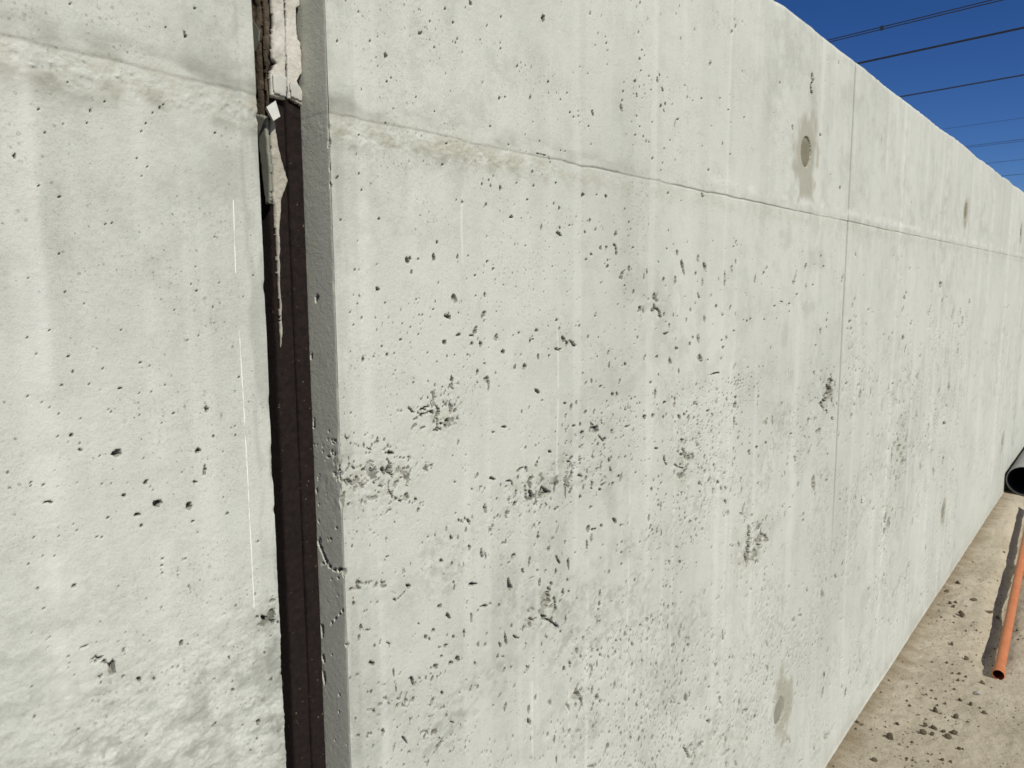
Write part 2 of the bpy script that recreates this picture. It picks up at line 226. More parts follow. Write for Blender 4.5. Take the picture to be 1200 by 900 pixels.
# pits seen on the face: x, z in 0.1 mm; half axes in 0.01 mm; tilt in degrees
HOLES = """
5832,19011,130,83,-152 5667,19089,124,62,-159 6766,19282,175,103,79 6946,19193,154,93,-156 7214,19406,199,150,-129 7680,19606,422,255,127 7577,19511,132,94,-145
7658,19507,133,95,-145 7356,19284,164,97,-157 6864,19112,152,93,-156 6783,19019,298,163,-160 6606,18936,98,75,-134 6104,18813,135,87,-154 5992,18750,166,108,-154
5527,18637,110,80,-144 6936,18979,109,83,57 7423,19100,165,98,-158 7398,19051,206,123,-159 7343,19048,122,73,-158 7011,18902,159,116,-148 7519,18967,186,88,-163
7575,18993,126,75,-159 6216,18636,317,246,-130 6071,18581,103,75,-147 6093,18495,101,67,-156 6213,18348,135,80,-162 6287,18403,86,57,-158 5722,18291,96,71,67 5842,18191,130,97,-150
7207,18641,141,97,-156 7901,18662,177,117,-159 7997,19401,228,151,-153 8288,19584,220,162,-143 7901,19488,111,63,-158 7867,19194,112,75,-154 7969,19241,113,76,-154
8266,19243,143,103,-150 8270,19170,231,106,-164 8393,19330,119,66,-160 9237,19810,709,400,71 9051,19921,106,67,-154 8636,19026,364,184,49 8707,19081,172,83,-164
8808,19062,151,97,-159 8950,19080,205,126,-161 9357,18959,230,190,-132 8240,18525,277,271,-164 8367,18568,211,123,-164 8929,18657,316,275,168 8704,18591,124,84,-161
8710,18785,102,81,-146 9373,18803,162,102,-162 9564,18838,167,118,-159 9668,18759,175,144,-143 9839,18889,286,151,-166 10177,19332,269,137,-164 10000,19218,118,75,-161
9914,18618,335,204,-177 10143,18679,238,155,-164 10017,18569,234,124,-167 10144,18599,149,93,-165 9836,18503,172,107,-165 9593,18464,139,90,-164 10174,18515,150,109,-161
10419,18491,246,128,-168 10396,19282,215,124,-163 8983,18338,204,116,-167 8040,18126,198,150,75 6992,18148,153,99,-162 7276,18433,120,75,-162 6684,18260,110,72,-160
6305,18065,120,70,-164 7174,18028,122,98,-148 5783,17688,125,68,-167 6177,17883,133,70,-167 6657,17829,180,74,-170 6749,17817,183,74,-170 7184,17785,195,77,-171
7372,17837,101,65,-166 8426,17942,190,140,-162 8971,17637,230,177,-164 9553,17535,220,155,-169 9010,17445,205,149,-168 8017,17421,179,138,-164 8102,17486,147,129,59
8047,17348,171,132,80 8254,17339,283,250,-148 7872,17351,278,136,61 8606,17445,146,116,-164 9201,17616,157,91,-171 7116,17524,194,116,-169 6548,17485,111,95,-143
6781,17518,111,75,-166 5769,17260,142,114,-157 5741,17474,109,68,-166 5806,17094,143,115,-159 5940,17171,81,59,-165 9783,18025,227,124,-170 9672,18023,168,123,-164
9139,18087,209,147,-164 8799,18128,158,136,-133 8632,17900,90,48,-175 8636,17899,59,25,-175 8649,17900,87,44,-173 8652,17900,80,41,-174 8658,17900,59,32,-176 8672,17900,97,48,-169
8682,17900,61,28,-170 8684,17900,103,56,-177 8689,17899,108,53,-170 8702,17900,85,48,-177 8709,17900,67,33,-169 8715,17900,66,34,-174 8721,17900,86,47,-176 8733,17900,67,34,-173
8741,17900,58,27,-180 8749,17900,57,26,179 8755,17900,85,42,-169 8766,17900,59,31,-176 8772,17899,106,53,-173 8782,17900,58,29,-178 8793,17900,103,50,-168 8795,17900,82,45,-177
8800,17899,107,52,-171 8809,17899,62,26,-169 8820,17900,104,58,-177 8827,17900,75,36,-170 8833,17899,101,49,-168 8845,17900,61,26,-176 8852,17899,60,29,-176 8855,17899,61,28,-174
8864,17899,96,54,-177 8879,17900,110,55,-173 8881,17899,95,47,-172 8889,17899,69,38,-177 8899,17899,90,43,-168 8906,17900,95,50,-176 8915,17900,98,50,-174 8922,17900,71,36,-175
8931,17900,81,39,-170 8939,17900,90,45,-173 8946,17901,84,41,-172 8962,17901,88,46,-176 8964,17901,91,44,-171 8972,17901,103,52,-175 8982,17901,112,54,-169 8992,17902,110,54,-172
9000,17902,94,48,-175 9007,17902,93,45,-172 9014,17902,100,48,-167 9020,17902,77,39,-174 9031,17903,94,46,-172 9039,17903,65,26,-168 9049,17903,65,30,-173 9058,17904,89,44,-174
9067,17904,110,53,-170 9075,17904,62,30,-179 9082,17904,64,26,-176 9091,17904,84,45,-177 9103,17905,78,38,-171 9104,17905,89,44,-173 9118,17905,109,58,-177 9122,17905,64,29,-175
9132,17905,66,29,-172 9140,17905,66,32,-170 9159,17907,75,37,-174 9158,17906,115,56,-173 9171,17907,73,35,-170 9177,17907,65,29,-176 9187,17907,71,34,-167 9191,17907,66,35,-177
9205,17908,64,34,-177 9212,17908,92,44,-173 9222,17908,89,45,-175 9227,17908,86,42,-173 9235,17907,83,44,-177 9247,17906,66,26,-174 9256,17906,113,54,-170 9262,17905,78,40,-176
9267,17903,93,46,-174 9279,17904,109,52,-172 9290,17903,103,54,-177 9297,17902,67,36,-177 9304,17901,65,30,-177 9312,17900,65,31,-178 9323,17900,61,30,177 9334,17899,62,28,177
9340,17898,112,61,-178 9344,17897,88,50,-178 9354,17896,68,29,-172 9368,17896,81,38,-172 9372,17894,55,32,172 9373,17891,77,52,11 9373,17883,52,38,6 9378,17880,99,65,4
9381,17877,84,56,6 9385,17870,76,51,8 9384,17867,76,51,6 9390,17863,59,38,4 9389,17856,59,35,-180 9389,17852,55,34,175 9396,17848,60,38,3 9395,17842,46,38,12 9401,17840,56,36,-1
9400,17835,100,67,9 9403,17829,56,36,-2 9404,17825,81,52,3 9410,17821,52,38,13 9408,17816,93,62,6 9413,17811,82,49,-179 9413,17808,60,35,-179 9419,17801,73,48,5 9421,17796,81,53,4
6051,16787,164,121,-169 5496,16740,96,86,58 6545,16907,89,63,-170 6708,16860,128,102,-167 6863,16922,131,90,-171 7357,17105,121,80,-171 7474,17090,206,161,-166
7947,17091,242,154,-172 8237,17021,138,86,-173 8492,16968,310,191,-174 8714,16965,148,119,-169 8868,17041,126,90,-172 8849,17235,300,105,-175 9499,17226,219,125,-173
9643,17171,261,243,53 10101,17064,236,131,-175 10282,17422,333,297,72 9644,16791,671,242,162 9190,16862,372,209,88 7958,16667,155,100,-175 8561,16584,121,89,-175
8811,16572,150,91,-177 10379,16423,246,169,-178 9916,16928,202,113,-175 10421,17031,246,134,-175 6993,16556,178,166,48 6931,16366,372,283,104 7370,16383,236,221,67
6481,16316,364,322,159 6664,16338,127,104,-173 6548,16176,207,160,85 5672,16193,154,108,-176 5728,16191,78,72,-162 6000,16259,82,73,-165 5999,15974,291,199,130
7572,16407,146,97,-176 7962,16332,222,186,-174 8086,16236,203,145,-178 7715,16146,193,156,-177 7537,16100,125,112,-175 7015,16044,154,108,-179 7294,15842,667,423,118
7173,15613,534,235,173 7903,15888,260,199,89 7715,15873,193,100,179 6947,15810,172,135,180 6907,15714,133,94,178 6645,15795,109,92,180 6112,15813,133,88,180 5697,15807,124,85,180
6718,15647,148,106,178 6855,15613,94,67,178 7872,15619,542,383,62 7703,15411,607,287,59 7624,15346,513,100,177 7361,15363,452,183,177 7102,15280,370,258,122 7627,15237,259,214,94
7809,15214,430,271,130 8134,15289,545,363,69 8281,15082,380,331,165 8645,15329,199,184,162 8512,15296,170,107,175 9052,15340,294,229,61 8907,15196,356,225,64 9109,14947,451,212,91
9379,14937,276,195,171 9572,15480,232,221,119 9651,15345,232,170,94 10106,15365,181,136,174 10196,15361,244,204,170 9362,15397,164,97,176 9755,15173,704,324,136
9842,15095,436,323,46 10018,15084,966,279,151 9573,15035,395,165,175 9641,15014,827,137,-175 8548,14834,343,269,97 8772,14821,542,354,35 8559,15013,148,92,173 7732,14836,325,238,64
7230,14789,313,262,99 7930,14714,552,496,152 10309,14586,250,139,172 7145,15099,140,119,97 7290,15100,143,98,173 7535,15087,212,114,175 7581,15067,145,127,100
6959,15036,136,109,170 10458,15175,257,239,146 6339,15362,308,119,163 5750,15642,173,135,178 6637,15403,183,119,176 6503,15510,125,92,177 6373,15555,105,78,177
6225,15574,119,89,177 5949,15657,97,75,178 6681,15529,110,93,176 6160,15637,84,63,178 6061,15573,99,76,177 6345,15432,140,78,177 6461,15431,107,78,176 6038,15296,133,101,174
5751,15165,273,174,89 5915,15190,130,88,174 6114,15193,202,140,174 6230,15198,155,103,174 6244,14997,107,101,131 6455,15242,107,79,174 6493,15306,108,79,174 5669,15400,93,73,175
7176,14698,290,156,56 7095,14642,202,116,55 7026,14594,200,115,56 7965,14615,509,226,90 9077,14427,767,229,143 9200,14275,272,130,171 9819,14147,414,170,171 9979,14072,390,322,109
10130,14122,283,211,100 10392,13934,428,289,40 10296,13606,483,291,155 10060,13750,614,139,171 10244,13748,359,245,99 9910,13762,242,137,167 9733,13805,176,142,108
9832,13946,279,203,100 8298,13993,677,138,171 8057,13955,421,106,171 8418,13940,198,93,169 8708,14162,224,151,96 8882,14197,225,133,30 8896,13758,164,103,96 9038,13604,270,81,170
9409,13437,448,204,159 9908,13190,549,155,169 6846,14407,312,245,162 7017,14229,280,167,168 7146,14248,288,223,161 7104,14189,212,188,134 7004,14155,240,139,168
6722,14456,266,163,169 5576,14324,157,50,171 5528,14206,126,98,160 5725,14153,330,128,89 5861,14241,129,97,97 6127,14065,158,116,161 6227,14037,113,99,129 5560,13918,287,124,148
5710,13864,364,149,158 5823,13834,333,168,127 6005,13799,446,269,122 6109,13755,323,237,99 5608,13786,256,157,93 5860,13678,265,130,143 6377,13385,558,421,140
6279,13353,292,132,164 6533,13315,282,230,137 6125,13996,453,234,167 5928,13538,172,102,162 7700,13396,474,212,40 8030,13290,699,186,151 7488,13720,218,116,166
9064,13302,463,300,36 8621,13187,296,199,99 8397,13178,536,160,173 8480,13119,386,165,123 8347,13102,349,124,166 8569,12965,488,201,92 8930,12880,887,292,126 9155,12854,558,336,62
9293,12848,1096,304,139 9394,12786,358,270,110 9535,12824,669,237,73 9450,12911,868,84,168 9828,12691,885,178,91 9994,12976,758,281,73 10241,12891,774,158,163
10419,12812,416,309,108 10456,12921,373,252,101 10344,12671,441,189,94 10258,12526,373,246,102 9798,12804,197,159,133 8343,12700,616,357,64 10489,11911,593,430,112
10473,11642,682,258,94 7468,12676,348,225,77 7334,12846,235,187,133 7526,12783,556,178,122 7450,12847,225,144,157 7602,12825,187,129,102 7261,12962,215,86,164
7171,12643,436,182,113 7308,12613,219,162,109 9008,12351,238,183,138 9106,12187,514,163,92 9613,12125,550,179,54 9481,12019,223,163,112 9390,11875,541,364,156
9833,11864,370,233,102 10123,11609,264,139,158 7794,12250,932,189,104 7876,12195,482,168,106 7537,12405,432,217,94 8501,12007,538,402,160 8400,11931,479,123,-168
8884,11806,905,195,77 8730,11713,449,215,120 9633,11623,948,221,124 9921,11485,846,332,94 6973,12382,289,221,121 7175,12278,287,214,114 7411,12205,275,107,92 7016,12179,193,98,157
8204,11949,204,92,159 7975,11988,133,90,105 7846,12024,131,88,105 6036,12700,295,86,178 6000,12675,147,101,149 5614,13288,110,89,120 6636,12720,159,82,160 6741,12769,201,110,159
6870,12764,147,97,99 9088,11608,292,162,155 9283,11532,224,158,112 6442,14516,133,76,153 6455,14506,227,140,161 6467,14496,144,90,159 6483,14483,120,79,136 6490,14474,230,149,155
6504,14460,129,82,147 6518,14452,201,124,160 6644,14455,144,107,-176 6667,14462,264,175,179 6691,14466,235,147,176 6700,14472,158,100,177 6716,14479,249,188,-177
6741,14482,240,155,178 6775,14484,209,125,170 6789,14482,170,83,157 6803,14478,170,101,176 6834,14472,174,81,173 6858,14468,171,81,156 6944,14448,235,164,153 6975,14424,158,132,139
6975,14398,255,174,153 6962,14386,215,174,-25 6969,14368,249,185,152 6943,14352,287,209,151 6955,14294,138,114,172 6952,14278,128,92,144 6942,14266,121,93,137
6950,14253,200,144,151 6945,14238,136,110,-26 6948,14223,193,160,159 6946,14204,183,148,-25 6939,14192,183,148,176 6944,14178,191,151,-27 6954,14167,123,90,136
6944,14153,183,152,168 7185,14515,101,67,139 7190,14506,115,94,165 7177,14496,124,98,-24 7179,14484,83,79,-120 7182,14474,139,103,154 7192,14457,131,96,153 7183,14450,173,138,-22
7187,14437,124,101,160 7178,14424,148,107,153 7197,14411,131,92,153 7191,14402,128,104,175 7187,14393,101,82,161 7191,14382,161,121,-27 7196,14370,105,85,173 5448,14329,74,52,146
5453,14320,80,56,147 5455,14314,105,75,145 5456,14306,65,52,138 5457,14300,74,51,148 5464,14293,84,62,142 5467,14288,67,50,141 5464,14280,85,72,137 5477,14269,87,70,137
5474,14264,93,75,137 5481,14260,59,54,171 5480,14264,69,53,-180 5488,14269,97,85,-178 5497,14274,60,39,-177 5500,14280,91,67,179 5509,14283,87,63,178 5514,14286,104,84,-177
5517,14291,57,39,-163 5585,14194,112,74,151 5589,14191,68,40,145 5595,14187,112,72,159 5601,14182,71,45,160 5611,14176,105,67,158 5621,14171,89,60,149 5624,14166,81,53,152
5638,14159,70,49,144 5646,14156,71,35,161 5653,14150,93,61,151 5758,14116,121,78,153 5766,14112,106,67,161 5773,14107,116,77,150 5787,14103,123,78,165 5793,14099,86,50,167
5809,14093,116,75,153 5823,14087,133,85,154 5822,14090,128,105,140 5823,14094,68,56,114 5829,14103,92,75,140 5830,14112,94,83,147 5833,14118,97,87,156 5842,14130,128,104,141
5841,14138,106,95,155 5845,14143,111,93,180 5842,14153,77,67,177 5388,14052,83,81,131 5384,14040,100,92,141 5378,14032,82,65,-100 5377,14026,96,89,156 5365,14012,81,67,-109
5360,14004,85,57,99 5354,13998,95,87,145 5353,13986,79,64,-109 5355,13976,80,65,-90 5340,13965,112,103,145 5337,13956,93,86,167 5332,13946,115,95,133 5334,13938,103,74,139
5337,13930,149,104,141 5362,13918,96,58,134 5364,13912,159,105,148 5370,13904,115,74,150 5384,13893,102,54,154 5393,13885,147,105,139 5499,14047,54,43,-80 5492,14041,57,52,160
5499,14029,59,40,120 5500,14023,65,59,145 5501,14018,81,60,139 5498,14012,85,68,136 5494,14004,76,59,137 5497,13995,61,52,-44 5496,13988,63,42,134 5501,13980,70,59,-44
5503,13973,99,72,140 5502,13967,71,51,140 5498,13960,74,59,136 5498,13952,83,77,159 5498,13944,110,81,175 5498,13941,74,58,177 5491,13935,69,57,178 5483,13930,54,49,-166
5480,13926,75,69,150 5478,13922,63,58,159 5467,13916,63,49,177 5468,13912,95,77,177 5459,13908,87,65,175 5455,13903,93,86,161 5449,13899,51,46,-94 6092,13649,122,103,145
6092,13635,68,62,-115 6092,13627,110,86,140 6095,13615,80,57,127 6092,13611,93,81,153 6092,13597,113,97,164 6089,13593,121,95,-40 6086,13583,69,57,-140 6081,13574,79,60,128
6084,13565,134,108,-39 6084,13557,100,71,141 6092,13545,81,58,137 6097,13537,108,83,140 6095,13531,84,64,140 6106,13519,124,83,143 6112,13509,141,91,146 6117,13502,146,94,145
6124,13491,116,86,140 6127,13484,81,54,133 6141,13471,118,78,144 6141,13464,133,85,145 6145,13456,92,66,140 6151,13448,151,90,158 6164,13440,89,55,142 6169,13434,93,49,150
6177,13428,93,44,158 6190,13419,150,98,144 6201,13412,93,49,148 6207,13407,162,98,150 6213,13399,97,58,152 6226,13392,115,74,144 6242,13383,127,80,146 6250,13376,95,51,158
6059,13944,85,61,144 6069,13937,71,53,142 6072,13931,90,58,150 6073,13924,98,74,142 6082,13916,129,82,151 6088,13907,92,71,142 6093,13901,106,69,148 6098,13892,66,44,127
6099,13887,105,76,143 6109,13877,108,85,142 6112,13871,83,51,156 6120,13866,131,80,161 6130,13860,110,73,147 6137,13856,120,75,152 6145,13851,119,75,151 6153,13846,111,69,153
6165,13840,73,44,148 6173,13835,121,74,163 6238,13915,95,58,155 6249,13912,77,47,158 6256,13911,87,54,167 6261,13909,109,66,162 6275,13906,98,59,159 6285,13904,105,63,159
6297,13901,112,68,158 6304,13900,73,41,177 6314,13897,77,41,158 6326,13895,96,62,171 6333,13893,119,71,162 6343,13891,126,75,162 6354,13888,124,79,171 6364,13886,77,41,168
6375,13883,77,47,167 6386,13881,89,55,169 6397,13880,124,81,172 6403,13881,84,61,176 6414,13882,118,73,168 6423,13883,128,77,164 6436,13884,93,56,165 6445,13885,89,61,175
6451,13884,68,58,156 6444,13877,106,90,165 6444,13872,91,77,161 6442,13866,62,55,176 6431,13860,64,45,-164 6430,13853,113,94,150 6431,13846,62,46,-161 6424,13839,104,88,169
6416,13832,91,77,168 8601,13284,278,180,173 8627,13288,278,180,173 8648,13296,235,158,172 8661,13303,226,123,170 8693,13305,252,167,172 8697,13313,199,88,169 8713,13313,251,133,169
8755,13310,185,104,176 8792,13307,197,108,171 8806,13306,213,118,152 8809,13285,327,185,154 8818,13265,209,110,149 8826,13240,194,133,-27 8817,12941,165,105,-28
8817,12933,155,105,-26 8820,12923,125,84,-27 8815,12913,137,91,-27 8813,12905,94,62,146 8824,12894,133,92,-25 8822,12886,126,76,151 8823,12873,174,104,151 8824,12868,146,86,151
8832,12855,96,63,148 8832,12844,124,86,156 8824,12835,94,65,-30 8836,12826,139,91,-28 8837,12814,165,115,163 8835,12808,156,110,158 8834,12797,125,79,-29 6378,12219,394,237,152
6139,12117,502,127,148 5863,12176,249,77,160 5763,12205,245,64,160 5498,12283,241,180,128 5491,12352,139,95,144 5601,11949,358,203,111 5567,11832,317,141,70 5552,11859,173,74,155
5796,11644,213,151,119 5751,11433,474,201,153 5728,11464,256,125,151 6097,11165,607,133,99 6196,11104,330,122,41 6417,10664,325,215,128 6414,10930,614,225,110 5927,11075,339,65,156
6539,10907,196,117,143 6655,10864,250,149,103 5671,11094,183,75,152 5721,11072,271,167,140 6006,10790,207,118,101 5762,10810,223,148,119 5862,10700,192,76,150 5827,10715,302,76,153
5479,10842,226,124,100 5506,10608,398,111,152 5694,10539,376,125,151 5644,10541,131,85,121 5895,10456,572,207,92 6259,10181,683,149,122 6074,10165,517,141,72 6230,9840,247,133,146
6658,9647,360,213,47 6877,9808,694,275,27 7024,9817,197,107,141 6879,9894,240,148,111 6937,11761,367,269,123 7089,11576,579,243,124 7563,11369,661,200,91 7475,11640,211,155,125
7699,11428,232,151,105 7218,11930,309,226,70 7211,12008,232,164,142 7585,11859,767,275,165 8397,11602,1043,332,99 8432,11541,518,337,104 8728,11293,177,121,141
7828,11457,861,154,164 7968,11448,399,122,159 8168,11354,296,214,123 6541,11658,197,139,135 6805,11468,387,192,153 6666,11427,367,187,123 6728,11380,239,170,125
7405,11209,608,181,102 7190,11234,287,189,141 7066,11299,196,134,112 7695,10929,397,239,125 7847,10861,372,223,103 8310,10783,918,272,103 8181,10732,560,174,106
8543,10723,623,154,149 8604,10682,286,155,150 7882,11019,227,160,127 8452,10932,294,203,135 8896,10830,1022,439,89 8891,10877,482,309,144 7034,11164,327,295,168
6911,11190,306,112,156 6949,11045,274,162,145 7273,10885,528,306,146 7132,10880,548,198,155 6844,10945,584,243,149 6752,10961,179,106,144 7623,10675,443,164,127
7489,10989,156,107,133 8125,10578,370,210,78 8248,10526,480,93,157 8839,10105,486,327,121 8270,10305,367,276,13 8437,10284,260,150,145 6742,10881,188,126,133 6873,10781,238,155,136
6930,10797,246,136,69 6956,10518,375,175,141 7297,10369,267,127,149 7522,10331,451,229,56 7617,10332,182,121,117 7701,10410,159,98,140 7440,10501,150,84,145 8162,9942,396,201,20
8511,9947,275,233,50 6764,10484,512,247,68 6711,10447,436,110,154 8289,9708,562,275,77 8014,9853,274,133,147 7031,10155,283,184,117 7142,10003,541,109,146 7056,10322,154,101,129
6719,10286,352,96,153 9040,9528,423,255,94 9417,9268,626,374,138 8864,9410,542,326,108 8863,9203,578,298,133 8890,9165,380,207,103 9945,8927,738,470,124 10186,9058,1279,999,132
10350,8868,722,258,95 10168,8891,419,240,106 8977,10846,782,182,171 9143,11400,701,247,93 9778,11037,564,321,100 9949,10993,270,168,148 9898,11200,293,214,126
10168,10798,245,153,147 9854,10553,562,211,94 10190,9864,704,362,132 10321,9697,379,240,111 10383,10013,446,272,144 9710,10376,270,164,145 9193,10361,248,170,123
9990,9697,626,303,98 9575,9710,208,127,140 10456,9410,315,198,137 10270,8362,661,141,153 9987,8479,612,302,101 9549,8559,588,261,98 9844,8271,358,135,148 9611,8178,512,206,96
10158,7916,314,164,139 8906,8887,243,147,113 9255,8800,210,122,136 7856,9202,297,170,94 7957,9141,222,89,147 6949,9517,217,95,145 7934,8921,229,115,141 7305,9891,152,82,142
6341,12182,83,65,151 6330,12177,88,64,160 6330,12172,78,56,160 6321,12169,92,68,159 6313,12164,117,91,154 6304,12161,74,48,163 6302,12157,89,69,143 6298,12152,131,90,160
6290,12148,86,67,148 6279,12143,77,59,155 6280,12140,78,45,166 6264,12136,109,84,155 6261,12134,79,53,160 6251,12130,62,50,-170 6241,12126,125,79,159 6231,12125,85,60,160
6229,12121,59,55,-168 6225,12117,73,55,159 6213,12112,92,65,160 6202,12112,82,62,156 6197,12107,112,88,151 6088,12237,109,61,151 6100,12230,87,48,145 6114,12221,85,48,144
6122,12216,137,76,144 6135,12208,101,57,142 6143,12202,119,66,148 6151,12196,86,40,142 6154,12193,102,56,150 6169,12184,113,62,145 5618,11907,81,45,148 5630,11903,92,53,149
5640,11899,79,39,154 5650,11896,76,37,161 5660,11892,88,52,152 5671,11888,100,65,155 5681,11884,79,47,153 5689,11881,92,57,154 5698,11878,116,64,146 5713,11872,100,64,155
5718,11872,98,70,155 5731,11872,100,65,155 5737,11875,100,74,154 5742,11877,92,71,150 5751,11878,76,47,158 5763,11879,93,56,153 5892,11680,110,83,136 5888,11668,72,64,116
5889,11660,117,75,132 5881,11654,114,86,136 5886,11639,134,94,132 5884,11630,140,106,137 5880,11625,128,94,134 6003,11604,144,80,137 6010,11598,124,68,149 6024,11588,109,58,143
6034,11582,105,51,147 6042,11570,86,63,135 6040,11563,151,97,132 6042,11553,87,47,122 6043,11545,97,65,132 6034,11538,91,66,134 6109,11057,97,51,129 6114,11044,91,53,125
6118,11032,116,82,135 6116,11028,158,96,131 6124,11015,94,63,132 6122,11002,92,47,123 6126,10993,148,105,135 6125,10983,108,60,134 6126,10974,114,81,135 6131,10962,96,67,134
6132,10953,105,76,139 6132,10941,117,80,133 6130,10932,129,72,133 6133,10924,118,66,133 6133,10912,103,67,131 6135,10904,151,97,131 6136,10895,90,52,124 6131,10883,74,61,124
6130,10805,126,63,139 6136,10800,95,44,148 6144,10795,114,57,138 6161,10784,112,56,139 6167,10780,152,76,138 6174,10774,153,78,145 6191,10769,127,80,131 6187,10775,107,75,147
6191,10783,69,46,-61 6197,10787,97,67,134 6201,10793,88,63,143 6201,10804,62,50,162 6203,10807,72,53,139 6203,10816,112,78,135 6210,10819,75,52,148 6215,10829,84,59,135
6214,10834,116,82,147 6220,10842,63,51,123 6221,10846,107,73,133 6279,10714,116,81,136 6284,10722,113,80,143 6283,10734,126,89,138 6288,10740,141,90,-48 6292,10744,135,91,133
6298,10753,80,59,-64 6297,10764,132,92,146 6303,10773,90,65,138 6304,10781,97,68,146 6311,10788,138,92,133 6315,10796,140,95,133 6318,10802,101,70,136 6343,10976,116,71,152
6350,10975,108,41,150 6368,10972,145,74,146 6377,10968,103,57,135 6388,10956,87,46,126 6392,10948,134,70,137 6400,10940,92,44,130 6412,10928,92,44,130 6414,10920,92,44,130
5663,10862,127,81,149 5675,10857,150,81,145 5691,10851,97,52,145 5695,10850,97,52,146 5708,10845,163,87,145 5720,10840,110,64,148 5735,10832,116,59,137 5743,10821,142,73,136
5751,10810,112,57,133 5765,10799,166,84,141 5773,10788,159,85,132 6774,9723,202,132,141 6789,9726,168,109,142 6792,9731,174,112,136 6809,9737,112,75,147 6824,9739,133,87,139
6825,9746,222,128,148 6841,9749,129,78,147 6845,9759,175,99,148 6857,9761,111,77,138 6865,9767,99,77,140 6870,9774,106,74,154 6877,9781,138,81,148 6888,9784,173,108,147
6909,9785,121,69,156 6913,9788,206,126,147 6922,9798,187,109,148 6935,9801,150,98,142 6939,9807,225,123,149 6957,9811,115,80,141 9440,11297,304,196,153 9467,11267,259,179,151
9456,11247,333,192,162 9424,11237,296,186,150 9387,11225,486,275,162 9430,11182,253,179,158 9378,11183,275,174,162 9378,11154,279,179,152 9345,11146,237,174,165
9318,11124,1096,669,-33 9331,11033,1210,752,158 9261,11007,1150,728,149 9269,10938,724,454,157 9193,10895,881,498,145 9209,10832,401,178,152 9293,10783,523,270,145
9231,10786,466,230,145 9279,10754,400,206,145 9359,10707,462,211,148 9449,10654,565,293,145 9469,10629,325,139,139 9485,10610,364,157,151 9529,10580,365,138,150
9569,10549,494,213,151 9615,10508,484,229,146 9533,11024,279,162,-33 9532,11001,379,234,149 9553,10976,227,146,-35 9552,10946,237,144,-36 9562,10926,386,236,149
9552,10909,262,151,-34 9559,10888,321,202,153 9556,10857,314,189,-32 9573,10839,304,180,-33 9575,10816,289,163,146 9558,10800,329,190,160 9536,10789,307,160,160
9529,10772,307,177,160 9497,10762,229,155,155 10456,20188,282,165,-158 11630,20635,179,96,-159 11965,20741,297,131,-162 11860,20652,222,130,-158 10590,19745,222,138,-159
10679,19942,161,107,-156 10898,19949,198,124,-158 10931,19865,198,110,-161 10959,19754,166,110,-158 10965,20069,134,93,-154 10963,19541,165,96,-162 12049,20387,188,100,-161
12242,20550,229,101,-163 11930,20258,296,150,-162 12054,20006,267,199,-152 12151,19940,227,119,-164 11979,19846,303,232,-151 12028,19664,261,153,-163 12699,20748,202,103,-161
13274,20899,258,142,-160 13384,21057,303,125,-163 13462,20520,306,181,-161 13301,20509,214,108,-163 14044,20815,369,150,-164 15858,21444,341,276,-144 15910,21335,450,341,-153
15716,21178,495,361,-155 16261,21524,286,145,-163 14750,20351,723,526,-135 16332,20533,402,234,-165 18503,20712,553,236,-168 22871,22094,772,497,-166 19468,19844,855,672,94
21595,19962,704,656,-172 23533,18773,740,689,135 15673,19622,270,148,-168 15261,19784,259,123,-168 14895,19181,250,123,-170 15820,19388,273,128,-170 16513,19607,349,154,-170
15427,18904,370,296,-166 14782,18307,298,208,-171 15836,18749,274,174,-171 11833,19443,424,321,152 11478,19361,177,132,-156 11441,19203,331,221,67 11418,19056,279,200,-161
11393,18938,652,474,120 10538,18718,471,296,128 12612,19617,507,434,-130 12686,19719,243,176,-158 12312,19622,269,157,-164 12405,19576,271,140,-166 12139,19439,229,171,-157
12981,19733,248,145,-164 12814,19487,470,342,156 12388,19411,272,176,-163 12173,19303,229,173,-158 11897,19235,379,266,141 11986,19382,194,164,-138 11775,19237,152,130,-136
12080,19215,188,121,-164 12755,19196,565,362,-165 12921,19261,373,290,-158 12877,19142,331,217,141 13191,19293,212,148,-163 13782,19531,316,228,-162 14146,19664,234,174,-161
14391,19625,334,177,-167 14044,19511,187,153,-155 13692,19735,266,113,-167 13088,19545,171,143,-148 11915,18893,221,156,-163 12454,18874,234,144,-167 13421,19072,474,190,-170
13307,18969,868,163,81 11739,18763,144,103,-163 12007,18723,222,123,-168 11859,18565,293,226,-162 12130,18579,387,207,130 12238,18511,326,234,168 11785,18388,181,122,-167
12336,18506,192,108,-169 13127,18660,335,188,-170 12905,18475,245,149,-170 12461,18243,432,273,-176 12859,18216,268,240,73 12792,18079,242,150,-171 11590,18537,148,132,-133
13337,18326,309,170,91 10502,18226,157,128,-158 10449,18496,154,96,-166 14483,18731,289,162,-170 22599,19046,474,173,-174 20704,21352,550,200,10 20703,21329,573,185,-172
20746,21316,814,289,9 20740,21288,813,304,11 20752,21261,933,346,10 20802,21237,758,283,11 20812,21224,586,163,-162 20783,21180,835,252,-165 20739,21147,801,286,-166
20693,21114,889,333,-168 20666,21078,855,264,-165 20647,21061,467,193,8 20654,21035,802,301,-168 20676,21005,634,235,9 20711,20991,660,242,-167 20715,20958,493,191,7
20718,20931,947,320,-173 20741,20913,610,227,-168 20789,20895,900,319,8 14540,17782,653,481,169 13087,17696,252,230,-161 13632,17604,221,159,-173 10952,17453,328,239,-171
11553,17297,212,178,-169 10663,17462,190,134,-171 11693,17087,219,212,54 11754,16967,181,145,-174 11685,16855,215,127,-177 11272,16867,460,341,90 10653,16912,307,253,86
10482,17041,270,246,77 10527,16502,313,170,-178 10805,16617,409,262,171 10982,16623,419,198,91 11843,16660,219,147,-178 13133,17017,210,137,-177 12387,17084,194,113,-176
